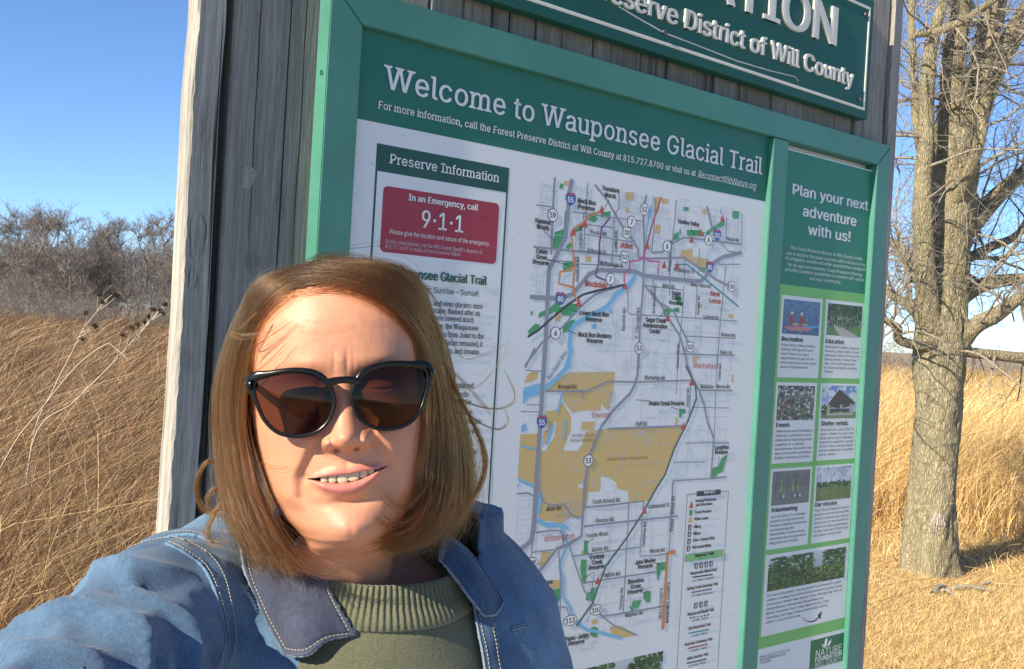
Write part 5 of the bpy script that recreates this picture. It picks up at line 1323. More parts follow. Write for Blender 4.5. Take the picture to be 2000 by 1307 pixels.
# complexion (the skin's own colour)
SK = np.array([.56, .265, .157]); C_ = np.broadcast_to(SK, HV.shape).copy()
def blend(m, c):
    global C_
    C_ = C_*(1-m[..., None])+np.asarray(c)*m[..., None]
ax = np.abs(x_)
blend(.55*front*(gs(ax, yy, 42, -38, 22, 18)), (.52, .19, .12)); blend(.45*front*gs(x_, yy, 0, -42, 14, 10), (.52, .195, .125)); blend(.35*front*gs(x_, yy, 0, -112, 24, 13), (.50, .215, .15))
blend(.25*front*gs(x_, yy, 0, 20, 20, 16), (.50, .235, .16)); blend(.35*front*gs(ax, yy, 30, -10, 16, 8), (.40, .22, .17))
n1 = vnoise(np.stack([x_/6, yy/6, z_/6], -1), 8, 3); C_ *= (1+.07*n1)[..., None]; n2 = vnoise(np.stack([x_/1.7, yy/1.7, z_/1.7], -1), 12, 2); C_ *= (1+np.array([.02, .06, .06])*n2[..., None])
lipm = front*wl*np.maximum(sstep(-.2, .5, yy-yu)*sstep(ub+1.2, ub-.6, yy-yu), sstep(-.2, .5, yl-yy)*sstep(lb+1.0, lb-1.2, yl-yy))
blend(.9*lipm, (.49, .165, .14)); blend(.98*sstep(.25, .7, gap)*front, (.10, .025, .02))
brow = front*np.exp(-((ax-30)/15)**4)*np.exp(-((yy-15-.006*(30-ax)*(ax-10))/2.6)**2); blend(.2*brow, (.20, .12, .075))
def m_skin():
    t = NT('skin'); at = t('VertexColor', layer_name='Col'); v = t.coord()
    n = t.noise(v, 900, 3, .6); n2 = t.noise(v, 260, 3, .6)
    vo = t('TexVoronoi', {'Vector': v, 'Scale': 1100.0}).outputs['Distance']
    t.P(Base_Color=at.outputs[0], Roughness=t.math('ADD', .36, t.math('MULTIPLY', n2, .2)), Subsurface_Weight=.3, Subsurface_Radius=(1.0, .35, .18), Subsurface_Scale=.006, Specular_IOR_Level=.42,
        Normal=t.bump(t.math('ADD', vo, n), .20, .0007))
    return t.m
M_SKIN = m_skin()
PLOC = np.array([HO[0]+.02, HO[1]+.08, 0.0])
person = empty('person', tuple(PLOC), 'person in dark sunglasses, blue denim jacket and green sweater smiling with one arm held out', 'person')
def pm(name, V, F, mat, parent=None, smooth=True, col=None): return mesh_np(name, np.asarray(V)-(PLOC if parent is None else 0), F, mat, parent or person, smooth, col)
# ---------------- distance-field modelling for body and clothes
def rc(p, a, b, ra, rb):
    a = np.asarray(a, float); b = np.asarray(b, float); ab = b-a; t = np.clip(((p-a)@ab)/(ab@ab), 0, 1)
    return np.linalg.norm(p-a-t[..., None]*ab, axis=-1)-(ra+(rb-ra)*t)
def smin(a, b, k): h = np.clip(.5+.5*(b-a)/k, 0, 1); return b+(a-b)*h-k*h*(1-h)
def nets(f, lo, hi, h):
    lo = np.asarray(lo, float); n = np.ceil((np.asarray(hi)-lo)/h).astype(int)+1
    G = np.stack(np.meshgrid(*[lo[k]+h*np.arange(n[k]) for k in range(3)], indexing='ij'), -1)
    D = f(G.reshape(-1, 3)).reshape(n); S = D < 0
    m = [k-1 for k in n]; acc = np.zeros((*m, 3)); cnt = np.zeros(m)
    def sub(A, dx, dy, dz): return A[dx:dx+m[0], dy:dy+m[1], dz:dz+m[2]]
    cs = [(a, b, c) for a in (0, 1) for b in (0, 1) for c in (0, 1)]
    for a in cs:
        for k in range(3):
            if a[k]: continue
            b = list(a); b[k] = 1; b = tuple(b); d0, d1 = sub(D, *a), sub(D, *b); c = (d0 < 0) != (d1 < 0)
            t = np.where(c, d0/(d0-d1+1e-12), 0); P = np.zeros((*m, 3)); P[...] = a; P[..., k] += t; acc += P*c[..., None]; cnt += c
    act = cnt > 0; idx = -np.ones(m, int); idx[act] = np.arange(act.sum())
    base = G[:-1, :-1, :-1]; V = (base+h*acc/np.maximum(cnt, 1)[..., None])[act]
    Fq = []
    for k in range(3):
        o1, o2 = [(1, 2), (2, 0), (0, 1)][k]
        sl0 = [slice(1, -1)]*3; sl0[k] = slice(0, n[k]-1); sl1 = list(sl0); sl1[k] = slice(1, n[k])
        a, b = S[tuple(sl0)], S[tuple(sl1)]; ch = np.argwhere(a != b)
        if not len(ch): continue
        fl = a[tuple(ch.T)]; c = ch+1; c[:, k] -= 1
        def id_(d1, d2): q = c.copy(); q[:, o1] -= d1; q[:, o2] -= d2; return idx[tuple(q.T)]
        quad = np.stack([id_(1, 1), id_(0, 1), id_(0, 0), id_(1, 0)], 1); quad[~fl] = quad[~fl][:, ::-1]; Fq.append(quad)
    F = np.concatenate(Fq); F = F[(F >= 0).all(1)]
    # pull vertices onto the surface
    e = h*.25
    for _ in range(2):
        g = np.stack([f(V+np.eye(3)[k]*e)-f(V-np.eye(3)[k]*e) for k in range(3)], 1)/(2*e); g /= np.linalg.norm(g, axis=1)[:, None]+1e-9
        V = V-g*np.clip(f(V), -h, h)[:, None]
    return V, F, g
W3 = lambda x, y, d: from_view(x, y, d+.078)
SR = W3(370, 1187, .80); SL = W3(893, 1178, .95)           # shoulder joints
EL = SR+(W3(112, 1440, .62)-SR)*1.5; WR = np.array([-.115, .07, 1.475])
BD = (SL-SR)*np.array([1, 1, 0]); BD /= np.linalg.norm(BD); BN = np.array([BD[1], -BD[0], 0])
MID = (SR+SL)/2; MID = MID+BD*.045; HIP = MID-np.array([0, 0, .46]); 
def torso(p, grow=0.0):
    q = p-MID; u = q@BD; n = q@BN; z = p[:, 2]
    w_ = np.interp(z, [.85, 1.0, 1.15, 1.28, 1.36, 1.42], [.175, .155, .165, .175, .155, .09])+grow
    dpt = np.interp(z, [.85, 1.0, 1.15, 1.28, 1.36, 1.42], [.115, .11, .12, .115, .085, .05])+grow
    r_ = np.sqrt((u/w_)**2+((n-.030)/dpt)**2); d = (r_-1)*np.minimum(w_, dpt)
    return np.maximum(d, np.maximum(z-1.425-grow, .86-z))
def f_body(p):
    d = torso(p, -.034); d = smin(d, rc(p, SR, EL, .045, .036), .03); d = np.minimum(d, rc(p, EL, WR, .036, .024))
    return smin(d, rc(p, SL, SL+np.array([.06, .03, -.30]), .046, .038), .03)
NB = hw(np.array([-22., -205., -20.]))
bV, bF, _ = nets(lambda p: smin(f_body(p), rc(p, MID+np.array([.0, 0, .02]), NB,   .045, .04), .04), (-.55, -.02, .86), (.25, 1.2, 1.46), .012)
# hand: palm and five bent fingers, out of the picture beside the lens
hd_ = (WR-EL)/np.linalg.norm(WR-EL); up_ = np.array([0, 0, 1.0]); sd2 = np.cross(hd_, up_); sd2 /= np.linalg.norm(sd2); up2 = np.cross(sd2, hd_)
def f_hand(p):
    d = rc(p, WR-hd_*.03, WR+hd_*.035, .024, .030); d = smin(d, rc(p, WR+hd_*.03-up2*.02, WR+hd_*.06-up2*.028, .017, .015), .012); d = smin(d, rc(p, WR+hd_*.03+up2*.02, WR+hd_*.065+up2*.026, .017, .014), .012)
    for k, (o_, l_) in enumerate(((.030, .92), (.012, 1.0), (-.007, .95), (-.026, .78))):
        a = WR+hd_*(.068-.004*abs(k-1))+up2*o_; b = a+(hd_*.9+sd2*.25)*.036*l_; c = b+(hd_*.35+sd2*.9)*.026*l_; e = c+(sd2*.8-hd_*.5)*.019*l_
        d = smin(d, np.minimum(np.minimum(rc(p, a, b, .0105, .0092), rc(p, b, c, .0092, .0085)), rc(p, c, e, .0085, .0072)), .006)
    a = WR+hd_*.018+up2*.026; b = a+(up2*.8+hd_*.5+sd2*.2)*.034; c = b+(hd_*.8+up2*.25+sd2*.4)*.030
    return smin(d, np.minimum(rc(p, a, b, .0135, .0115), rc(p, b, c, .0115, .009)), .010)
hV, hF, _ = nets(f_hand, WR-.11, WR+.15, .0035)
hpts = hw(HV.reshape(-1, 3))
V = np.concatenate([hpts, bV, hV]); F = np.concatenate([HF, bF+len(hpts), hF+len(hpts)+len(bV)])
pm('body', V, F, M_SKIN, None, True, np.concatenate([C_.reshape(-1, 3), np.tile(SK, (len(bV)+len(hV), 1))]))
# teeth
M_TOOTH = NT('tooth_enamel').P(Base_Color=(.54, .47, .33), Roughness=.25, Subsurface_Weight=.2, Subsurface_Radius=(.8, .6, .4), Subsurface_Scale=.002, Coat_Weight=.3)
mb = MB(); edge = -20.5
for wd, ht in ((6.0, 8.2), (6.6, 8.6), (8.2, 9.6), (8.2, 9.4), (6.4, 8.4), (5.6, 7.8), (4.6, 6.6)):
    cx = edge+wd/2; edge += wd-.05; na, nb_ = 9, 9; P = []
    top = np.interp(cx, [-31, -6, 11, 24], [-67.5, -67, -65.5, -64]); zf = 95.3-.0105*cx*cx-(3.0 if cx > 19 else 0)
    for a in range(na):
        for b in range(nb_):
            sx = (b/(nb_-1)*2-1); sy = a/(na-1); hwid = wd/2*(1-.16*sy*0-.10*(1-sy)**2)*(1-.25*max(0, sy-.86)/.14*abs(sx)**3)
            P.append((cx+sx*hwid, top-ht*sy+.5*abs(sx)**4*(sy > .8), zf-.8*abs(sx)**3.0-.8*(sy-.45)**2-(1.0 if sy > .98 else 0)))
    V = hw(np.array(P)); ii = np.arange(na-1)[:, None]*nb_; jj = np.arange(nb_-1)[None, :]
    mb.add(V-PLOC, np.stack([ii+jj, ii+nb_+jj, ii+nb_+jj+1, ii+jj+1], -1).reshape(-1, 4))
mb.build('teeth', M_TOOTH, person)
# ---------------- sunglasses
def ccurve(P, n):
    P = np.asarray(P, float); m = len(P); t = np.arange(n)*m/n; i = np.floor(t).astype(int); f = (t-i)[:, None]
    p0, p1, p2, p3 = P[(i-1) % m], P[i % m], P[(i+1) % m], P[(i+2) % m]
    return .5*((2*p1)+(-p0+p2)*f+(2*p0-5*p1+4*p2-p3)*f*f+(-p0+3*p1-3*p2+p3)*f**3)
M_ACET = NT('black_acetate').P(Base_Color=(.004, .0045, .004), Roughness=.2, Specular_IOR_Level=.35)
def m_lens():
    t = NT('brown_lens'); tr = t('BsdfTransparent', {'Color': (.36, .265, .235, 1)}); gl = t('BsdfGlossy', {'Roughness': .015, 'Color': (1, .86, .72, 1)}); fr = t('Fresnel', {'IOR': 1.33})
    mx = t('MixShader', {0: fr.outputs[0]}); t.t.links.new(tr.outputs[0], mx.inputs[1]); t.t.links.new(gl.outputs[0], mx.inputs[2]); t.t.links.new(mx.outputs[0], t.n['Material Output'].inputs[0]); return t.m
M_LENS = m_lens()
glasses = empty('sunglasses', tuple(hw(np.array([0, -5, 104.]))), 'dark brown sunglasses with thick black plastic frame worn on the smiling face', 'sunglasses')
GL = np.array(glasses.location)
def wrap(P, y0=-5):
    """front of the frame curves back towards the temples"""
    P = np.asarray(P, float).copy(); P[..., 2] += 106.5-.0030*P[..., 0]**2-.02*(P[..., 1]+5); return P
inner = [(26, 14.5), (14, 17.5), (0, 18.5), (-13, 15.5), (-22, 8), (-25.5, -2), (-22, -14), (-13, -22.5), (0, -25), (13, -22), (22, -13), (27, 0), (28.5, 9)]
n_ = 96
for sg in (-1, 1):
    cx, cy = 34.5*sg, -9.5
    I = ccurve(inner, n_)*1.045; I = np.stack([I[:, 0]*sg+cx, I[:, 1]+cy], 1)
    ctr = I.mean(0); dirn = I-ctr; nrm = dirn/np.linalg.norm(dirn, axis=1)[:, None]
    T = np.roll(I, -1, 0)-np.roll(I, 1, 0); Nn = np.stack([T[:, 1], -T[:, 0]], 1); Nn /= np.linalg.norm(Nn, axis=1)[:, None]; Nn *= np.sign((Nn*nrm).sum(1))[:, None]
    outw = 3.0+2.3*np.exp(-((I[:, 1]-cy-15)/7)**2)+2.8*np.exp(-(((I[:, 0]-cx)*sg-27)/6)**2-((I[:, 1]-cy-12)/8)**2)
    O_ = I+Nn*outw[:, None]
    prof = [(0, -1.9), (0, 1.5), (.12, 2.1), (.45, 2.5), (.8, 2.2), (.97, 1.2), (1, -.6), (.9, -1.7), (.5, -2.1)]
    rings = np.stack([np.concatenate([I*(1-a)+O_*a, np.full((n_, 1), b)], 1) for a, b in prof], 1)
    V = wrap(rings); k = len(prof); ii = np.arange(n_)[:, None]; jj = np.arange(k)[None, :]; i2 = (ii+1) % n_; jn = (jj+1) % k
    F = np.stack([ii*k+jj, i2*k+jj, i2*k+jn, ii*k+jn], -1).reshape(-1, 4)
    mesh_np('frame_rim', hw(V.reshape(-1, 3))-GL, F, M_ACET, glasses, True)
    # lens: two curved faces 1.8 mm apart
    rad = np.linspace(0, 1, 14)[1:]; L2 = np.concatenate([ctr[None], (ctr+dirn[None]*1.01*rad[:, None, None]).reshape(-1, 2)])
    for off in (.7, -.7):
        dz = 3.2*(1-np.concatenate([[0], np.repeat(rad, n_)])**2)
        Vl = wrap(np.concatenate([L2, (off+dz*.0+np.zeros(len(L2)))[:, None]], 1)); Vl[:, 2] += 1.6*(1-np.concatenate([[0], np.repeat(rad, n_)])**2)
        Fl = [(0, 1+a, 1+(a+1) % n_) for a in range(n_)]+[(1+r_*n_+a, 1+(r_+1)*n_+a, 1+(r_+1)*n_+(a+1) % n_, 1+r_*n_+(a+1) % n_) for r_ in range(12) for a in range(n_)]
        if off > 0: LV = Vl; LF = Fl
        else: LF2 = [tuple(q+len(LV) for q in f[::-1]) for f in Fl]; LV = np.concatenate([LV, Vl]); LF = LF+LF2
    mesh_np('lens', hw(LV)-GL, LF, M_LENS, glasses, True)
    # hinge block and temple
    tp = np.array([(cx+sg*30.5, 3.5, 98-2.2), (cx+sg*33.5, 3.6, 93), (cx+sg*35.2, 4, 80), (cx+sg*37.0, 5, 50), (cx+sg*38, 5, 10), (cx+sg*38, 0, -8), (cx+sg*37, -14, -22)])
    S_ = spline(tp, 40); V, F = tube_np(hw(S_)-GL, np.interp(np.arange(40), [0, 4, 12, 39], [.0042, .0044, .0032, .0022]), 10)
    mesh_np('temple_arm', V, F, M_ACET, glasses, True)
    # nose pad
    S_ = spline([(sg*10.5, -5, 104), (sg*11.8, -11, 101), (sg*13.5, -17, 98)], 8); V, F = tube_np(hw(S_)-GL, [.001, .0025, .003, .0032, .0032, .003, .0025, .001], 8); mesh_np('nose_pad', V, F, M_ACET, glasses, True)
bx = np.linspace(-13, 13, 24); bt = np.stack([bx, 4.2-.022*bx**2+.0, np.zeros(24)], 1)
prof = [(2.5, -1.6), (2.7, 0), (2.2, 1.8), (0, 2.5), (-2.0, 1.8), (-2.6, 0), (-2.2, -1.6)]
V = np.stack([np.stack([bx, 2.6-.012*bx**2+a*(1+.25*np.abs(bx)/13), np.full(24, b)], 1) for a, b in prof], 1); V = wrap(V); V[..., 2] += .6
k = len(prof); ii = np.arange(23)[:, None]*k; jj = np.arange(k)[None, :]; jn = (jj+1) % k
mesh_np('bridge', hw(V.reshape(-1, 3))-GL, np.stack([ii+jj, ii+jn, ii+k+jn, ii+k+jj], -1).reshape(-1, 4), M_ACET, glasses, True)
# ---------------- hair
def m_hair():
    t = NT('brown_hair'); h = t('BsdfHairPrincipled', parametrization='MELANIN')
    for k, v in (('Melanin', .47), ('Melanin Redness', .62), ('Roughness', .27), ('Radial Roughness', .42), ('Coat', .05), ('IOR', 1.5), ('Offset', R(2)), ('Random Color', .6), ('Random Roughness', .2)):
        if k in h.inputs: h.inputs[k].default_value = v
    info = t('HairInfo')
    if 'Random' in h.inputs: t.t.links.new(info.outputs['Random'], h.inputs['Random'])
    t.t.links.new(h.outputs[0], t.n['Material Output'].inputs[0]); return t.m
M_HAIR = m_hair()
M_UNDER = NT('dark_under_hair').P(Base_Color=(.045, .024, .012), Roughness=.9)  # even dark brown for the cap that covers the scalp
rgh = np.random.default_rng(31)
GR_ = [[(650, 522, 0), (735, 540, 18), (795, 600, 18), (836, 680, 10), (864, 770, 5), (886, 870, 0), (880, 955, 10), (850, 1025, 25), (795, 1060, 45), (742, 1072, 62)],
 [(610, 572, 84), (680, 562, 88), (755, 606, 80), (812, 675, 62), (830, 740, 53), (837, 820, 51), (838, 900, 53), (828, 970, 62), (800, 1022, 76), (756, 1044, 88)],
 [(630, 534, 48), (720, 540, 54), (788, 598, 46), (832, 680, 38), (858, 775, 32), (874, 875, 30), (870, 955, 38), (838, 1030, 50), (785, 1060, 66), (732, 1072, 78)],
 [(680, 515, -40), (770, 552, -40), (834, 645, -45), (868, 760, -45), (892, 860, -40), (893, 950, -35), (868, 1020, -25), (835, 1055, -10)],
 [(690, 588, 84), (762, 630, 76), (808, 690, 62), (822, 750, 56), (824, 820, 56), (820, 890, 61), (806, 955, 70), (782, 1000, 80), (750, 1012, 92)],
 [(690, 512, 10), (775, 562, 5), (842, 680, -5), (880, 790, -5), (908, 880, -5), (905, 950, 0), (875, 1010, 5), (840, 1050, 20)],
 [(640, 550, 76), (720, 556, 80), (788, 615, 70), (832, 700, 52), (852, 780, 44), (862, 880, 42), (856, 970, 50), (825, 1032, 64), (775, 1056, 80)]]
GLf = [[(590, 578, 86), (545, 602, 82), (503, 652, 68), (486, 722, 56), (483, 800, 48), (493, 880, 50), (516, 960, 58), (550, 1035, 66), (582, 1092, 70), (600, 1122, 72)],
 [(600, 550, 58), (545, 568, 58), (486, 642, 44), (455, 740, 32), (450, 840, 30), (468, 935, 36), (500, 1025, 44), (540, 1085, 50), (572, 1115, 55)],
 [(620, 526, 20), (560, 550, 15), (492, 624, 5), (446, 740, 0), (434, 850, 0), (444, 935, 5), (470, 1015, 15), (508, 1075, 25), (545, 1105, 30)],
 [(640, 512, -40), (575, 540, -45), (506, 625, -50), (458, 750, -50), (444, 870, -45), (446, 965, -38), (460, 1035, -30), (485, 1085, -25)],
 [(575, 594, 82), (530, 628, 74), (498, 690, 60), (490, 760, 52), (493, 840, 50), (508, 920, 58), (535, 990, 66), (574, 1055, 74), (612, 1110, 78)]]
GB = [[(660, 522, -60), (655, 560, -104), (650, 700, -116), (650, 860, -112), (655, 1000, -96), (660, 1070, -82)], [(600, 526, -60), (545, 585, -92), (505, 720, -96), (490, 880, -88), (492, 1010, -72), (510, 1080, -58)], [(720, 526, -60), (775, 585, -92), (818, 720, -96), (836, 880, -88), (832, 1000, -72), (800, 1060, -52)]]
def guides(G): return np.stack([spline(np.array([hv(*p) for p in g]), 26) for g in G])
G1, G2, G3 = guides(GR_), guides(GLf), guides(GB)
# scalp: everything above the hairline and behind the temples
hx, hy, hz = HV[..., 0], HV[..., 1], HV[..., 2]
ang = np.abs(np.arctan2(hx, hz))
hl = np.interp(ang, [0, .35, .62, .8, .95, 1.15, 1.35, 1.6, 2.2, 3.2], [69, 67, 60, 48, 30, 4, -12, -20, -60, -95])
scalp = hy > hl
Pts = HV[scalp]; RT = None
# area weights so that the roots are even over the skin
dA = np.zeros(HV.shape[:2]); e1 = np.linalg.norm(np.diff(HV, axis=0, append=HV[-1:]), axis=-1); e2 = np.linalg.norm(np.roll(HV, -1, 1)-HV, axis=-1); dA = (e1*e2)[scalp]; dA /= dA.sum()
def strands(n, seed):
    rg = np.random.default_rng(seed); R0 = Pts[rg.choice(len(Pts), n, p=dA)]+rg.normal(0, .8, (n, 3))
    part = -26
    back = (R0[:, 2] < -45)
    grp = np.where(back, 2, np.where(R0[:, 0] > part+rg.normal(0, 7, n), 0, 1))
    out = np.zeros((n, 26, 3))
    for g, G in enumerate((G1, G2, G3)):
        m = grp == g; r0 = R0[m]
        if not m.any(): continue
        D3 = np.linalg.norm(r0[:, None, None, :]-G[None, :, :15, :], axis=-1); i0 = D3.argmin(2); d = D3.min(2)   # where each guide passes the root
        k = np.argsort(d, 1)[:, :3]; dk = np.take_along_axis(d, k, 1); ik = np.take_along_axis(i0, k, 1)
        w_ = 1/(dk+5)**2; w_ /= w_.sum(1)[:, None]; t = np.linspace(0, 1, 26)
        tt_ = ik[..., None]+(25-ik[..., None])*t; ii_ = np.clip(np.floor(tt_).astype(int), 0, 24); ff = (tt_-ii_)[..., None]
        GG = G[k[..., None], ii_]*(1-ff)+G[k[..., None], ii_+1]*ff
        base = (GG*w_[..., None, None]).sum(1)
        off = (r0-base[:, 0])[:, None, :]*(1-.86*sstep(0, .55, t))[None, :, None]
        out[m] = base+off
    t = np.linspace(0, 1, 26)[None, :, None]
    # locks: neighbouring strands share a drift
    cl = np.floor(R0/np.array([9, 9, 9]))+.5; cn = np.stack([vnoise(cl*.731, 40+k, 1) for k in range(3)], -1)
    out += cn[:, None, :]*np.array([9, 9, 10])*t**1.3
    wv = np.stack([vnoise(np.concatenate([np.broadcast_to(cl[:, None, :2]*.37, (n, 26, 2)), np.broadcast_to(t*5, (n, 26, 1))], -1), 50+k, 2) for k in range(3)], -1); out += wv*np.array([6, 4, 6])*t
    out += rg.normal(0, 1, (n, 1, 3))*np.array([2.6, 2.6, 3.4])*(.25+t)
    fz = vnoise(np.concatenate([np.broadcast_to(rg.uniform(0, 99, (n, 1, 2)), (n, 26, 2)), np.broadcast_to(t*6, (n, 26, 1))], -1), 61, 2); out[..., 0] += fz*6.0*t[..., 0]; out[..., 2] += np.roll(fz, 3, 1)*6.0*t[..., 0]
    return R0, out, rg
def push_out(Q, clear=3.0):
    y = Q[..., 1]; a, f, b = pchip(YT, AT, y.ravel()).reshape(y.shape), pchip(YT, FT_, y.ravel()).reshape(y.shape), pchip(YT, BT, y.ravel()).reshape(y.shape)
    x = Q[..., 0]-xc(y); z = Q[..., 2]-zc(y); fb = np.where(z > 0, f, b)
    k = np.sqrt((x/(a+clear))**2.15+0*x) if False else (np.abs(x/(a+clear))**2.2+np.abs(z/(fb+clear))**2.2)**(1/2.2)
    s = np.where(k < 1, 1/np.maximum(k, .2), 1); s = np.where(y > 93, 1, s)
    Q[..., 0] = x*s+xc(y); Q[..., 2] = z*s+zc(y)
    
    lim = np.sqrt((Q[..., 0]/75)**2+(Q[..., 2]/98)**2); need = 101.5*np.sqrt(np.clip(1-lim**2*.96, 0, 1)); Q[..., 1] = np.where((y > 60) & (need > y), need, y)
    return Q
def hair_object(name, Q, lens, r0, seed):
    """Q (n,26,3) head-frame strands -> one curves object"""
    n, m = Q.shape[:2]; P = hw(Q)-PLOC
    hc = bpy.data.hair_curves.new(name); hc.add_curves([m]*n)
    hc.attributes['position'].data.foreach_set('vector', P.astype(np.float32).ravel())
    at = hc.attributes.get('radius') or hc.attributes.new('radius', 'FLOAT', 'POINT')
    rad = (r0*np.ones((n, 1)))*np.interp(np.linspace(0, 1, m), [0, .7, 1], [1, .9, .25])[None, :]
    at.data.foreach_set('value', rad.astype(np.float32).ravel())
    hc.materials.append(M_HAIR); o = bpy.data.objects.new(name, hc); link(o, person); return o
def resample(Q, frac):
    n, m = Q.shape[:2]; t = np.linspace(0, 1, m)[None, :]*frac[:, None]*(m-1); i = np.clip(np.floor(t).astype(int), 0, m-2); f = (t-i)[..., None]
    return np.take_along_axis(Q, i[..., None], 1)*(1-f)+np.take_along_axis(Q, i[..., None]+1, 1)*f
R0, Q, rg = strands(19000, 5)
# strands gather into locks towards their ends
nc2 = 650; cid = rg.choice(len(Q), nc2, replace=False); near = np.empty(len(Q), int)
for a in range(0, len(Q), 3000): near[a:a+3000] = (((R0[a:a+3000, None, :]-R0[cid][None])**2).sum(-1)+((Q[a:a+3000, None, -1, :]-Q[cid][None, :, -1, :])**2).sum(-1)*.15).argmin(1)
tq = np.linspace(0, 1, 26)[None, :, None]; gat = (rg.uniform(.3, .95, (len(Q), 1, 1)))*sstep(.05, .8, tq); Q = Q*(1-gat)+Q[cid][near]*gat
Q = push_out(Q, 2.0); Q[:, 0] = R0
lay = rg.uniform(0, 1, len(Q))
nrmv = Q.copy(); nrmv[..., 1] = 0; nrmv /= np.linalg.norm(nrmv, axis=-1)[..., None]+1e-6
Q += nrmv*(lay[:, None]*4.5*np.sin(np.clip(np.linspace(0, 1, 26), 0, .6)/.6*math.pi/2)[None, :])[..., None]
Q[..., 1] += (lay*3.5)[:, None]*np.exp(-((np.linspace(0, 1, 26)-.12)/.14)**2)[None, :]
Q = resample(Q, np.clip(rg.normal(.93, .10, len(Q)), .5, 1.04).clip(0, 1))
hair_object('hair', Q, None, .000105*rg.uniform(.7, 1.35, (len(Q), 1)), 1)
# flyaways
R0, Q, rg = strands(3600, 9); Q = push_out(Q, 5); t = np.linspace(0, 1, 26)[None, :, None]
dr = rg.normal(0, 1, (len(Q), 1, 3))*np.array([11, 7, 11]); ph = rg.uniform(0, 6.28, (len(Q), 1, 1)); Q += dr*t**1.5+np.sin(t*rg.uniform(4, 10, (len(Q), 1, 1))+ph)*np.array([4.5, 3, 4.5])*t
Q[..., 1] += np.abs(rg.normal(0, 4, (len(Q), 1)))*np.exp(-((np.linspace(0, 1, 26)-.15)/.2)**2)[None, :]
Q[..., 0] += np.where(Q[:, -1:, 0] > 10, np.abs(rg.normal(0, 11, (len(Q), 1))), np.abs(rg.normal(0, 2.5, (len(Q), 1))))*np.linspace(0, 1, 26)[None, :]**2   # the breeze
hair_object('flyaway_hair', Q, None, .00009*np.ones((len(Q), 1)), 2)
# blown wisps
WS = [([(800, 660, 66), (820, 730, 60), (824, 800, 58), (818, 880, 62), (806, 950, 68)], 260, 9), ([(815, 690, 50), (832, 760, 45), (838, 850, 45), (832, 930, 50), (815, 1000, 60)], 320, 11), ([(852, 720, 50), (890, 770, 48), (930, 792, 45), (975, 798, 42), (1003, 785, 40), (1004, 762, 40), (985, 722, 40)], 10, 1.2), ([(850, 700, 46), (900, 740, 44), (945, 790, 40), (960, 812, 40)], 8, 3), ([(870, 760, 40), (915, 808, 40), (945, 830, 38), (975, 838, 38), (992, 822, 38), (985, 800, 38)], 9, 1.2),
 ([(860, 690, 30), (900, 780, 25), (935, 850, 20), (950, 900, 18), (940, 945, 20), (915, 985, 26), (890, 1010, 30)], 42, 2.6), ([(862, 720, 24), (912, 800, 20), (938, 860, 18), (944, 915, 18), (925, 970, 22), (900, 1005, 28)], 30, 4), ([(440, 930, 0), (412, 900, 0), (388, 925, 0), (384, 965, 0), (402, 1000, 2), (430, 1005, 6)], 46, 3.2), ([(450, 960, 10), (420, 955, 8), (405, 975, 8), (412, 1000, 10), (440, 1010, 14)], 40, 3), ([(430, 985, 20), (415, 1010, 22), (405, 1040, 26), (418, 1060, 30), (450, 1055, 34)], 40, 4),
 ([(500, 610, 84), (470, 640, 78), (452, 648, 74), (480, 655, 80), (540, 645, 88)], 14, 2.5), ([(480, 690, 70), (520, 660, 86), (570, 625, 93)], 7, 2.5), ([(480, 740, 64), (530, 700, 88), (565, 665, 95)], 4, 2), ([(505, 900, 60), (540, 910, 80), (585, 905, 92)], 2, 3), ([(845, 930, 62), (800, 985, 82), (770, 985, 90), (748, 960, 94)], 24, 3.5), ([(850, 960, 62), (810, 1010, 78), (760, 1025, 90), (735, 1005, 96)], 26, 4),
 ([(600, 520, 30), (660, 488, 30), (720, 478, 26), (790, 470, 20)], 3, 3), ([(560, 545, 40), (610, 505, 36), (660, 496, 30), (720, 505, 26)], 14, 4), ([(700, 508, 20), (770, 520, 16), (830, 560, 10), (872, 620, 5)], 20, 4), ([(830, 560, 20), (880, 560, 10), (915, 530, 5)], 2, 2), ([(560, 1090, 68), (620, 1120, 72), (660, 1110, 74), (720, 1085, 76)], 6, 4), ([(580, 1110, 68), (640, 1125, 72), (690, 1120, 74)], 6, 4), ([(870, 640, 20), (905, 700, 15), (960, 690, 10), (990, 670, 8)], 3, 3), ([(860, 750, 30), (930, 760, 26), (985, 700, 22), (998, 650, 20)], 3, 3)]
allw = []
for P_, n, sp in WS:
    g = spline(np.array([hv(*p) for p in P_]), 26); t = np.linspace(0, 1, 26)[None, :, None]
    A = g[None]+rgh.normal(0, 1, (n, 1, 3))*sp*.39*(.6+t)+np.sin(t*5+rgh.uniform(0, 6.28, (n, 1, 1)))*rgh.normal(0, 1, (n, 1, 3))*sp*.22
    allw.append(A)
Q = np.concatenate(allw); hair_object('blown_wisps', Q, None, .00012*np.ones((len(Q), 1)), 3)
# thick inner mass below the strands
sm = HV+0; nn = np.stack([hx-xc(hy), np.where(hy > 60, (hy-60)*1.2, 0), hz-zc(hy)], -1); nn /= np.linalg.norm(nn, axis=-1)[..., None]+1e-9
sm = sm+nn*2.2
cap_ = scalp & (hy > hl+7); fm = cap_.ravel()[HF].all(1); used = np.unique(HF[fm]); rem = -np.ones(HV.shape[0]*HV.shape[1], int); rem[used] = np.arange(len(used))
pm('under_hair', hw(sm.reshape(-1, 3)[used]), rem[HF[fm]], M_UNDER)
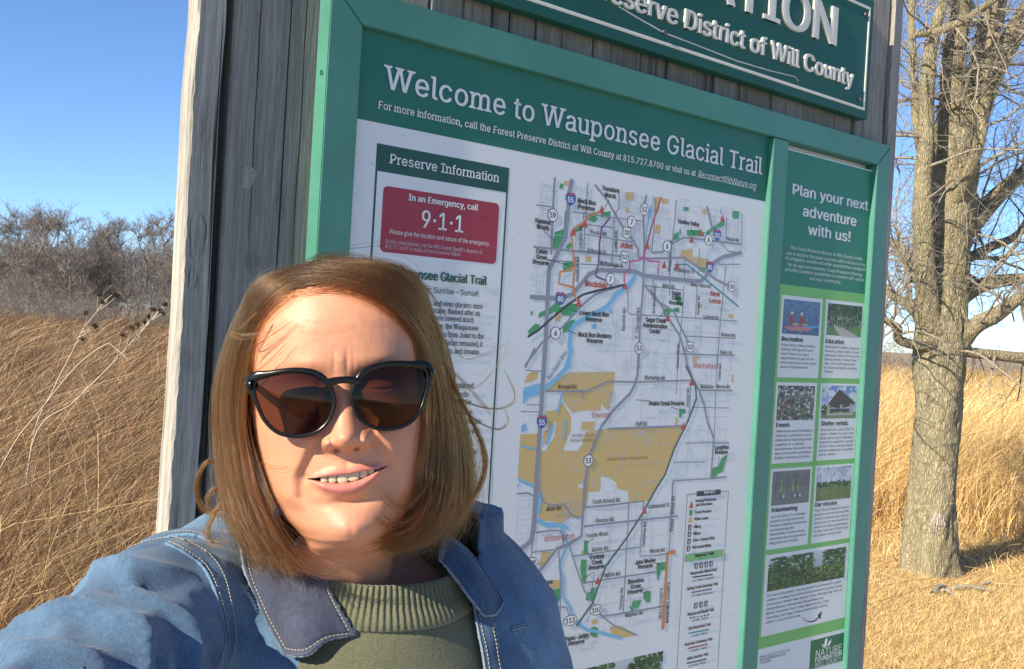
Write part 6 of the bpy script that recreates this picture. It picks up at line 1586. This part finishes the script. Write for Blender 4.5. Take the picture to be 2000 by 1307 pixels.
# ---------------- clothes
def m_denim(name, c0, c1, worn=.5):
    t = NT(name); at = t('VertexColor', layer_name='Col'); tc = t('TexCoord')
    v = t('Mapping', {'Vector': tc.outputs['Object'], 'Rotation': (.35, .5, .72)}).outputs[0]
    w1 = t('TexWave', {'Vector': v, 'Scale': 330.0, 'Distortion': .6, 'Detail': 2.0, 'Detail Scale': 3.0}, bands_direction='DIAGONAL').outputs['Fac']
    n1 = t.noise(tc.outputs['Object'], 900, 3, .7); n2 = t.noise(tc.outputs['Object'], 24, 4, .6); n3 = t.noise(t('Mapping', {'Vector': tc.outputs['Object'], 'Scale': (1, 1, .15)}).outputs[0], 420, 2, .6)
    f = t.math('ADD', t.math('MULTIPLY', w1, .34), t.math('ADD', t.math('MULTIPLY', n1, .34), t.math('MULTIPLY', n3, .3)))
    f = t.math('ADD', f, t.math('MULTIPLY', t.math('SUBTRACT', n2, .5), .5))
    sep = t('SeparateColor', {'Color': at.outputs[0]}); f2 = t.math('ADD', f, t.math('MULTIPLY', t.math('SUBTRACT', sep.outputs[0], .5), worn))
    col = t.ramp(f2, [(.22, c0), (.52, tuple(.55*a+.45*b for a, b in zip(c0, c1))), (.86, c1)])
    return t.P(Base_Color=col, Roughness=.88, Specular_IOR_Level=.2, Sheen_Weight=.15, Normal=t.bump(f, .45, .0012))
M_DENIM = m_denim('blue_denim', (.010, .032, .085), (.15, .27, .40), .8)
M_DENIMD = m_denim('dark_denim', (.018, .024, .05), (.11, .13, .19), .4)  # darker, greyer denim for one collar flap and the trousers
M_THREAD = NT('seam_thread').P(Base_Color=(.33, .32, .25), Roughness=.8)
M_FRAY = NT('frayed_edge').P(Base_Color=(.17, .22, .27), Roughness=.95)
def m_knit():
    t = NT('green_knit'); v = t.coord(); n = t.noise(v, 500, 3, .7); n2 = t.noise(v, 9, 3, .5)
    wv = t('TexWave', {'Vector': v, 'Scale': 260.0, 'Distortion': 1.5, 'Detail': 2.0}, bands_direction='Z').outputs['Fac']
    f = t.math('ADD', t.math('MULTIPLY', n, .85), t.math('MULTIPLY', wv, .15))
    col = t.ramp(t.math('ADD', f, t.math('MULTIPLY', t.math('SUBTRACT', n2, .5), .3)), [(.25, (.055, .062, .034)), (.75, (.135, .145, .085))])
    return t.P(Base_Color=col, Roughness=.95, Sheen_Weight=.3, Normal=t.bump(f, .5, .0015))
M_KNIT = m_knit()
def project_px(P):
    d = np.asarray(P)-np.array([0, 0, CAM_H]); z = d@_f; return 1000+2000*(d@_r)/z, 653.5-2000*(d@_u)/z
def in_poly(x, y, poly):
    ins = np.zeros(len(x), bool); n = len(poly)
    for k in range(n):
        (x0, y0), (x1, y1) = poly[k], poly[(k+1) % n]
        c = ((y0 > y) != (y1 > y)) & (x < (x1-x0)*(y-y0)/(y1-y0+1e-9)+x0); ins ^= c
    return ins
# sweater
CC = W3(738, 1098, .82); CUP = np.array([0, 0, 1.0])+BN*.06; CUP /= np.linalg.norm(CUP); CX = BD-CUP*(BD@CUP); CX /= np.linalg.norm(CX); CY = np.cross(CUP, CX)
def f_sweater(p):
    d = torso(p, .004); d = smin(d, rc(p, SL, SL+np.array([.07, .03, -.30]), .050, .046), .04); d = smin(d, rc(p, SR, SR*.5+EL*.5, .046, .04), .04)
    d = smin(d, rc(p, SR*.35+SL*.65+np.array([0, 0, .005]), SL, .045, .048), .05)
    q = p-CC; h = q@CUP; rr = np.sqrt((q@CX)**2+(q@CY*1.1)**2); cone = np.maximum(rr-np.interp(h, [-.10, -.034, -.02], [.122, .082, .076]), h+.016)
    return smin(d, cone, .025)
sV, sF, sN = nets(f_sweater, (-.5, .4, .84), (.25, 1.25, 1.47), .008)
def ridg(q, s): return 1-2*np.abs(vnoise(q, s, 2))
q = np.stack([(sV-MID)@BD, (sV-MID)@BN, sV[:, 2]], 1)
sV = sV+sN*(.003*vnoise(q*np.array([14, 14, 9]), 3, 2)+.004*ridg(np.stack([q[:, 0]*7+q[:, 2]*9, q[:, 1]*5, q[:, 2]*4], 1), 8))[:, None]
# neck opening
rel_ = sV-CC; rr_ = np.hypot((rel_@CX)/.074, (rel_@CY)/.066); hh = rel_@CUP
keep = ~(((rr_ < 1.0) & (hh > -.06)) | ((rr_ < 1.20) & (hh > -.026)))
fk = keep[sF].all(1); used = np.unique(sF[fk]); rem = -np.ones(len(sV), int); rem[used] = np.arange(len(used))
pm('sweater', sV[used], rem[sF[fk]], M_KNIT)
# ribbed collar band: a rolled tube of knit with fine ribs
na, nb_ = 1152, 12; A = np.arange(na)*2*math.pi/na; prof = [(1.24, -.031), (1.17, -.024), (1.09, -.017), (1.035, -.009), (1.0, -.003), (.975, 0), (.945, -.001), (.925, -.006), (.93, -.014), (.97, -.022), (1.05, -.030), (1.16, -.036)]
rib = .0009*np.sign(np.sin(A*96))*np.abs(np.sin(A*96))**.7
V = []
for k, (f_, z) in enumerate(prof):
    rb_ = rib*(1 if 1 <= k <= 7 else .2)
    V.append(CC+CX*((.074*f_+rb_)*np.cos(A))[:, None]-CY*((.066*f_+rb_)*np.sin(A))[:, None]+CUP*(z+.0*A)[:, None])
V = np.stack(V, 1); ii = np.arange(na)[:, None]; jj = np.arange(len(prof))[None, :]; k = len(prof); i2 = (ii+1) % na; jn = (jj+1) % k
pm('sweater_collar', V.reshape(-1, 3), np.stack([ii*k+jj, ii*k+jn, i2*k+jn, i2*k+jj], -1).reshape(-1, 4), M_KNIT)
# jacket
def f_jacket(p):
    d = torso(p, .020); d = smin(d, rc(p, SL, SL+np.array([.075, .03, -.30]), .062, .066), .035)
    d = smin(d, rc(p, SR*.3+SL*.7, SL, .052, .060), .05); d = smin(d, rc(p, SR, SR*.72+SL*.28+np.array([0, .02, .015]), .058, .050), .04)
    s = rc(p, SR, EL, .066, .070); s = smin(s, rc(p, EL, WR-hd_*.02, .066, .045), .03)
    return smin(d, s, .022)
jV, jF, jN = nets(f_jacket, (-.56, -.03, .84), (.28, 1.3, 1.50), .0056)
ax_ = EL-SR; La = np.linalg.norm(ax_); ax_ /= La; e1_ = np.cross(ax_, [0, 0, 1.0]); e1_ /= np.linalg.norm(e1_); e2_ = np.cross(e1_, ax_)
def arm_uv(P): r_ = P-SR; return r_@ax_, np.arctan2(r_@e1_, r_@e2_)
s_a, ph = arm_uv(jV); isarm = sstep(.0, .05, s_a)*(np.linalg.norm(jV-SR-ax_*s_a[:, None], axis=1) < .13)
wob = vnoise(np.stack([s_a*9, np.cos(ph)*1.1, np.sin(ph)*1.1], 1), 5, 2)
fold = ridg(np.stack([s_a*17+.5*np.sin(ph*1.0+.8)+.6*wob, np.cos(ph)*.8, np.sin(ph)*.8], 1), 14)
fold2 = ridg(np.stack([s_a*36+1.1*wob, np.cos(ph)*1.6, np.sin(ph)*1.6], 1), 19)
qb = np.stack([(jV-MID)@BD, (jV-MID)@BN, jV[:, 2]], 1)
foldb = ridg(np.stack([qb[:, 0]*9+qb[:, 2]*4, qb[:, 1]*6, qb[:, 2]*5+qb[:, 0]*6], 1), 23)
disp = isarm*(.012*(np.clip((fold-.30)/.7, 0, 1)**1.5)+.0045*fold2)+(1-isarm)*(.005*foldb)+.0016*vnoise(jV*38, 4, 2)
# armhole seam valley
disp -= .0045*np.exp(-((s_a+.004-.012*np.sin(ph))/.007)**2)
jV = jV+jN*disp[:, None]
OPEN = [(560, 1000), (620, 1110), (655, 1170), (692, 1236), (735, 1268), (790, 1310), (850, 1380), (905, 1600), (960, 1600), (952, 1307), (938, 1240), (940, 1205), (915, 1170), (890, 1125), (868, 1085), (850, 1000)]
jx, jy = project_px(jV); facing = (jN@BN) > -.25
op = in_poly(jx, jy, OPEN) & facing
rn = np.hypot((jV-CC)@CX/.085, (jV-CC)@CY/.078); op |= (rn < 1.05) & ((jV-CC)@CUP > -.06)
fk = (~op)[jF].all(1); used = np.unique(jF[fk]); rem = -np.ones(len(jV), int); rem[used] = np.arange(len(used))
wear = np.clip(.5+.030*disp/.0025*.5+.25*vnoise(jV*16, 9, 2), 0, 1)
jm = pm('denim_jacket', jV[used], rem[jF[fk]], M_DENIM, None, True, np.repeat(wear[used][:, None], 3, 1))
so_ = jm.modifiers.new('cloth_thickness', 'SOLIDIFY'); so_.thickness = .0022; so_.offset = -1
from mathutils.bvhtree import BVHTree
bvh = BVHTree.FromPolygons([tuple(v) for v in jV], [tuple(f) for f in jF[fk]])
def on_jacket(path, n, lift=.0012):
    P2 = spline(np.array([(x, y, 0) for x, y in path], float), n); out = []
    for x, y, _ in P2:
        d = _f+((x-1000)/2000)*_r-((y-653.5)/2000)*_u; d /= np.linalg.norm(d)
        h, nn, _i, _d = bvh.ray_cast(Vector((0, 0, CAM_H)), Vector(d))
        if h is None: continue
        nn = np.array(nn); nn = nn if nn@d < 0 else -nn; out.append(np.array(h)+nn*lift)
    return np.array(out)
bvh_all = BVHTree.FromPolygons([tuple(v) for v in jV], [tuple(f) for f in jF])
def on_body(x, y, lift):
    if lift > .3: return W3(x, y, lift)
    d = _f+((x-1000)/2000)*_r-((y-653.5)/2000)*_u; d /= np.linalg.norm(d); h, nn, _i, _d = bvh_all.ray_cast(Vector((0, 0, CAM_H)), Vector(d))
    return W3(x, y, .85) if h is None else np.array(h)-d*lift
def smooth_path(P, it=3):
    for _ in range(it): P[1:-1] = (P[:-2]+2*P[1:-1]+P[2:])/4
    return P
def stitch(path, n, name='stitching', mat=M_THREAD, r_=.00055, dash=True):
    P = on_jacket(path, n*3)
    if len(P) < 6: return
    mb = MB()
    L_ = np.concatenate([[0], np.cumsum(np.linalg.norm(np.diff(P, axis=0), axis=1))]); tot = L_[-1]; s = 0
    while s < tot-.003:
        q_ = np.stack([np.interp([s, s+.0011, s+.0022], L_, P[:, k]) for k in range(3)], 1)
        if np.linalg.norm(q_[2]-q_[0]) < .006: mb.tube(q_-PLOC, [r_*.6, r_, r_*.6], 5)
        s += .0031
    tag(mb.build(name, mat, person), kind='stuff')
def seam(path, n, r_=.0013, name='seam_ridge'):
    P = smooth_path(on_jacket(path, n, .0002))
    if len(P) < 4: return
    V, F = tube_np(P-PLOC, r_*(1+.25*rgh.normal(size=len(P))), 7); mesh_np(name, V, F, M_DENIM, person, True, np.full((len(V), 3), .75))
A1 = [(330, 1060), (362, 1075), (395, 1098), (416, 1130), (432, 1175), (443, 1225), (442, 1265), (425, 1310)]
A2 = [(338, 1050), (372, 1062), (410, 1085), (434, 1120), (449, 1170), (459, 1225), (456, 1268), (440, 1312)]
A3 = [(250, 1078), (290, 1064), (330, 1058)]
seam([(x-5, y+3) for x, y in A1], 60); stitch(A1, 60); stitch(A2, 60); stitch([(x, y-6) for x, y in A3], 20); stitch([(320, 1046), (350, 1040), (385, 1042), (408, 1052)], 20); seam([(318, 1052), (350, 1046), (385, 1047), (412, 1060)], 30, .0016)
stitch([(1000, 1225), (1015, 1222), (1028, 1218)], 10); stitch([(1002, 1236), (1016, 1233), (1030, 1229)], 10); seam([(998, 1230), (1014, 1227), (1030, 1223)], 14)
# collar flaps: thick curved sheets
def flap(name, rows, mat, bulge, fray=True, thick=.0028, seed=1, nu=40, nv=40, wcol=.45):
    G = np.array([[on_body(*p) for p in r_] for r_ in rows])        # (m,k,3)
    A = np.stack([spline(r_, nu) for r_ in G]); S = np.stack([spline(A[:, k], nv) for k in range(nu)], 1)
    t = np.linspace(0, 1, nu)[None, :]; s = np.linspace(0, 1, nv)[:, None]
    du = np.gradient(S, axis=1); dv = np.gradient(S, axis=0); N_ = np.cross(du, dv); N_ /= np.linalg.norm(N_, axis=-1)[..., None]+1e-12
    if (N_.mean((0, 1))@_f) > 0: N_ = -N_
    lump = bulge*np.sin(t*math.pi)*np.sin(np.clip(s*1.0, 0, 1)*math.pi)+.0012*vnoise(S*45, seed, 2)
    edge_ = np.minimum(np.minimum(t, 1-t)+0*s, np.minimum(s, 1-s)+0*t)
    lump = lump+.0016*np.exp(-((edge_-.02)/.03)**2)-.0012*np.exp(-((edge_-.085)/.02)**2)
    S = S+N_*lump[..., None]; B = S-N_*thick
    n = nu*nv; V = np.concatenate([S.reshape(-1, 3), B.reshape(-1, 3)]); i = np.arange(nv-1)[:, None]*nu; j = np.arange(nu-1)[None, :]
    f1 = np.stack([i+j, i+j+1, i+nu+j+1, i+nu+j], -1).reshape(-1, 4); f2 = f1[:, ::-1]+n
    bd = np.concatenate([np.arange(nu), nu-1+nu*np.arange(1, nv), (nv-1)*nu+np.arange(nu-2, -1, -1), nu*np.arange(nv-2, 0, -1)]); b2 = np.roll(bd, -1)
    F = np.concatenate([f1, f2, np.stack([bd, bd+n, b2+n, b2], 1)])
    wc = np.clip(wcol+.45*np.exp(-(edge_/.035)**2)+.15*vnoise(S*30, 3, 2), 0, 1).ravel()
    o = pm(name, V, F, mat, None, True, np.repeat(np.concatenate([wc, wc])[:, None], 3, 1))
    if fray:
        P = smooth_path((S.reshape(-1, 3)[bd]-N_.reshape(-1, 3)[bd]*thick*.5)); V, F = tube_np(P-PLOC,   .0011*(1+.3*rgh.normal(size=len(P))), 6); mesh_np('frayed_edge', V, F, M_FRAY, person, True)
        mb = MB(); inset = S[3:-3, 3:-3]; ring = np.concatenate([inset[0], inset[:, -1], inset[-1][::-1], inset[:, 0][::-1]])+0
        nrg = np.concatenate([N_[3:-3, 3:-3][0], N_[3:-3, 3:-3][:, -1], N_[3:-3, 3:-3][-1][::-1], N_[3:-3, 3:-3][:, 0][::-1]]); ring = ring+nrg*.0006
        L_ = np.concatenate([[0], np.cumsum(np.linalg.norm(np.diff(ring, axis=0), axis=1))]); s = 0
        while s < L_[-1]-.003:
            q_ = np.stack([np.interp([s, s+.0012, s+.0024], L_, ring[:, k]) for k in range(3)], 1); mb.tube(q_-PLOC, [.0003, .0005, .0003], 5); s += .0034
        tag(mb.build('stitching', M_THREAD, person), kind='stuff')
    return o
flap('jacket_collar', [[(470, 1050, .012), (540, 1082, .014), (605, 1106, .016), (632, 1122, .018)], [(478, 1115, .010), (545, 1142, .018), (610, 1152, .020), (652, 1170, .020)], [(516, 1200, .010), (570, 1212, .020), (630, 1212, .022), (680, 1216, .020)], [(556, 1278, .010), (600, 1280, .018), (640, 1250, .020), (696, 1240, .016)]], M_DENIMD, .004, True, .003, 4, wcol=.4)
flap('jacket_collar', [[(868, 1040, .006), (915, 1076, .008), (952, 1126, .010), (984, 1176, .012)], [(862, 1070, .014), (902, 1108, .018), (938, 1160, .020), (968, 1200, .018)], [(858, 1092, .016), (890, 1130, .020), (920, 1172, .022), (944, 1203, .020)]], M_DENIM, .004, True, .003, 6, wcol=.25)
flap('jacket_collar', [[(338, 1043, .86), (375, 1020, .86), (412, 1002, .86), (450, 1000, .86)], [(345, 1058, .82), (385, 1046, .82), (425, 1050, .82), (460, 1060, .82)]], M_DENIM, .003, False, .003, 7, 24, 16, .6)
# front edges of the open jacket
flap('front_placket', [[(690, 1226, .004), (742, 1262, .005), (800, 1312, .006), (870, 1392, .008)], [(640, 1240, .006), (684, 1278, .008), (738, 1325, .008), (808, 1400, .008)]], M_DENIM, .002, True, .003, 8, 44, 16, .15)
flap('front_placket', [[(926, 1180, .006), (936, 1240, .006), (948, 1300, .007), (960, 1380, .008)], [(960, 1190, .007), (970, 1240, .008), (980, 1300, .008), (998, 1380, .008)]], M_DENIM, .002, True, .003, 9, 40, 14, .35)
# button loop thread
P = np.array([W3(x, y, .738) for x, y in ((692, 1284), (705, 1281), (722, 1283))]); V, F = tube_np(spline(P, 12)-PLOC, .0016, 6); mesh_np('buttonhole_thread', V, F, NT('tan_thread').P(Base_Color=(.30, .22, .08), Roughness=.8), person, True)
# trousers and shoes, below the picture
def f_trousers(p):
    d = np.minimum(rc(p, HIP+np.array([-.085, 0, -.02]), PLOC+np.array([-.10, 0, .08]), .095, .06), rc(p, HIP+np.array([.085, 0, -.02]), PLOC+np.array([.10, .02, .08]), .095, .06))
    return smin(d, rc(p, HIP+np.array([-.06, 0, .02]), HIP+np.array([.06, 0, .02]), .11, .11), .05)
V, F, _ = nets(f_trousers, PLOC+np.array([-.5, -.4, .04]), PLOC+np.array([.5, .5, 1.15]), .02); pm('trousers', V, F, M_DENIMD, None, True, np.full((len(V), 3), .3))
for sx, yo in ((-.10, 0), (.10, .02)):
    c = PLOC+np.array([sx, yo, 0]); V, F, _ = nets(lambda p: np.maximum(smin(rc(p, c+[0, .04, .05], c+[.02, -.13, .035], .052, .045), rc(p, c+[0, .03, .05], c+[0, .03, .11], .05, .055), .03), -p[:, 2]+.002), c+np.array([-.14, -.24, -.01]), c+np.array([.14, .16, .2]), .01); pm('shoe', V, F, NT('dark_shoe').P(Base_Color=(.03, .03, .03), Roughness=.6))
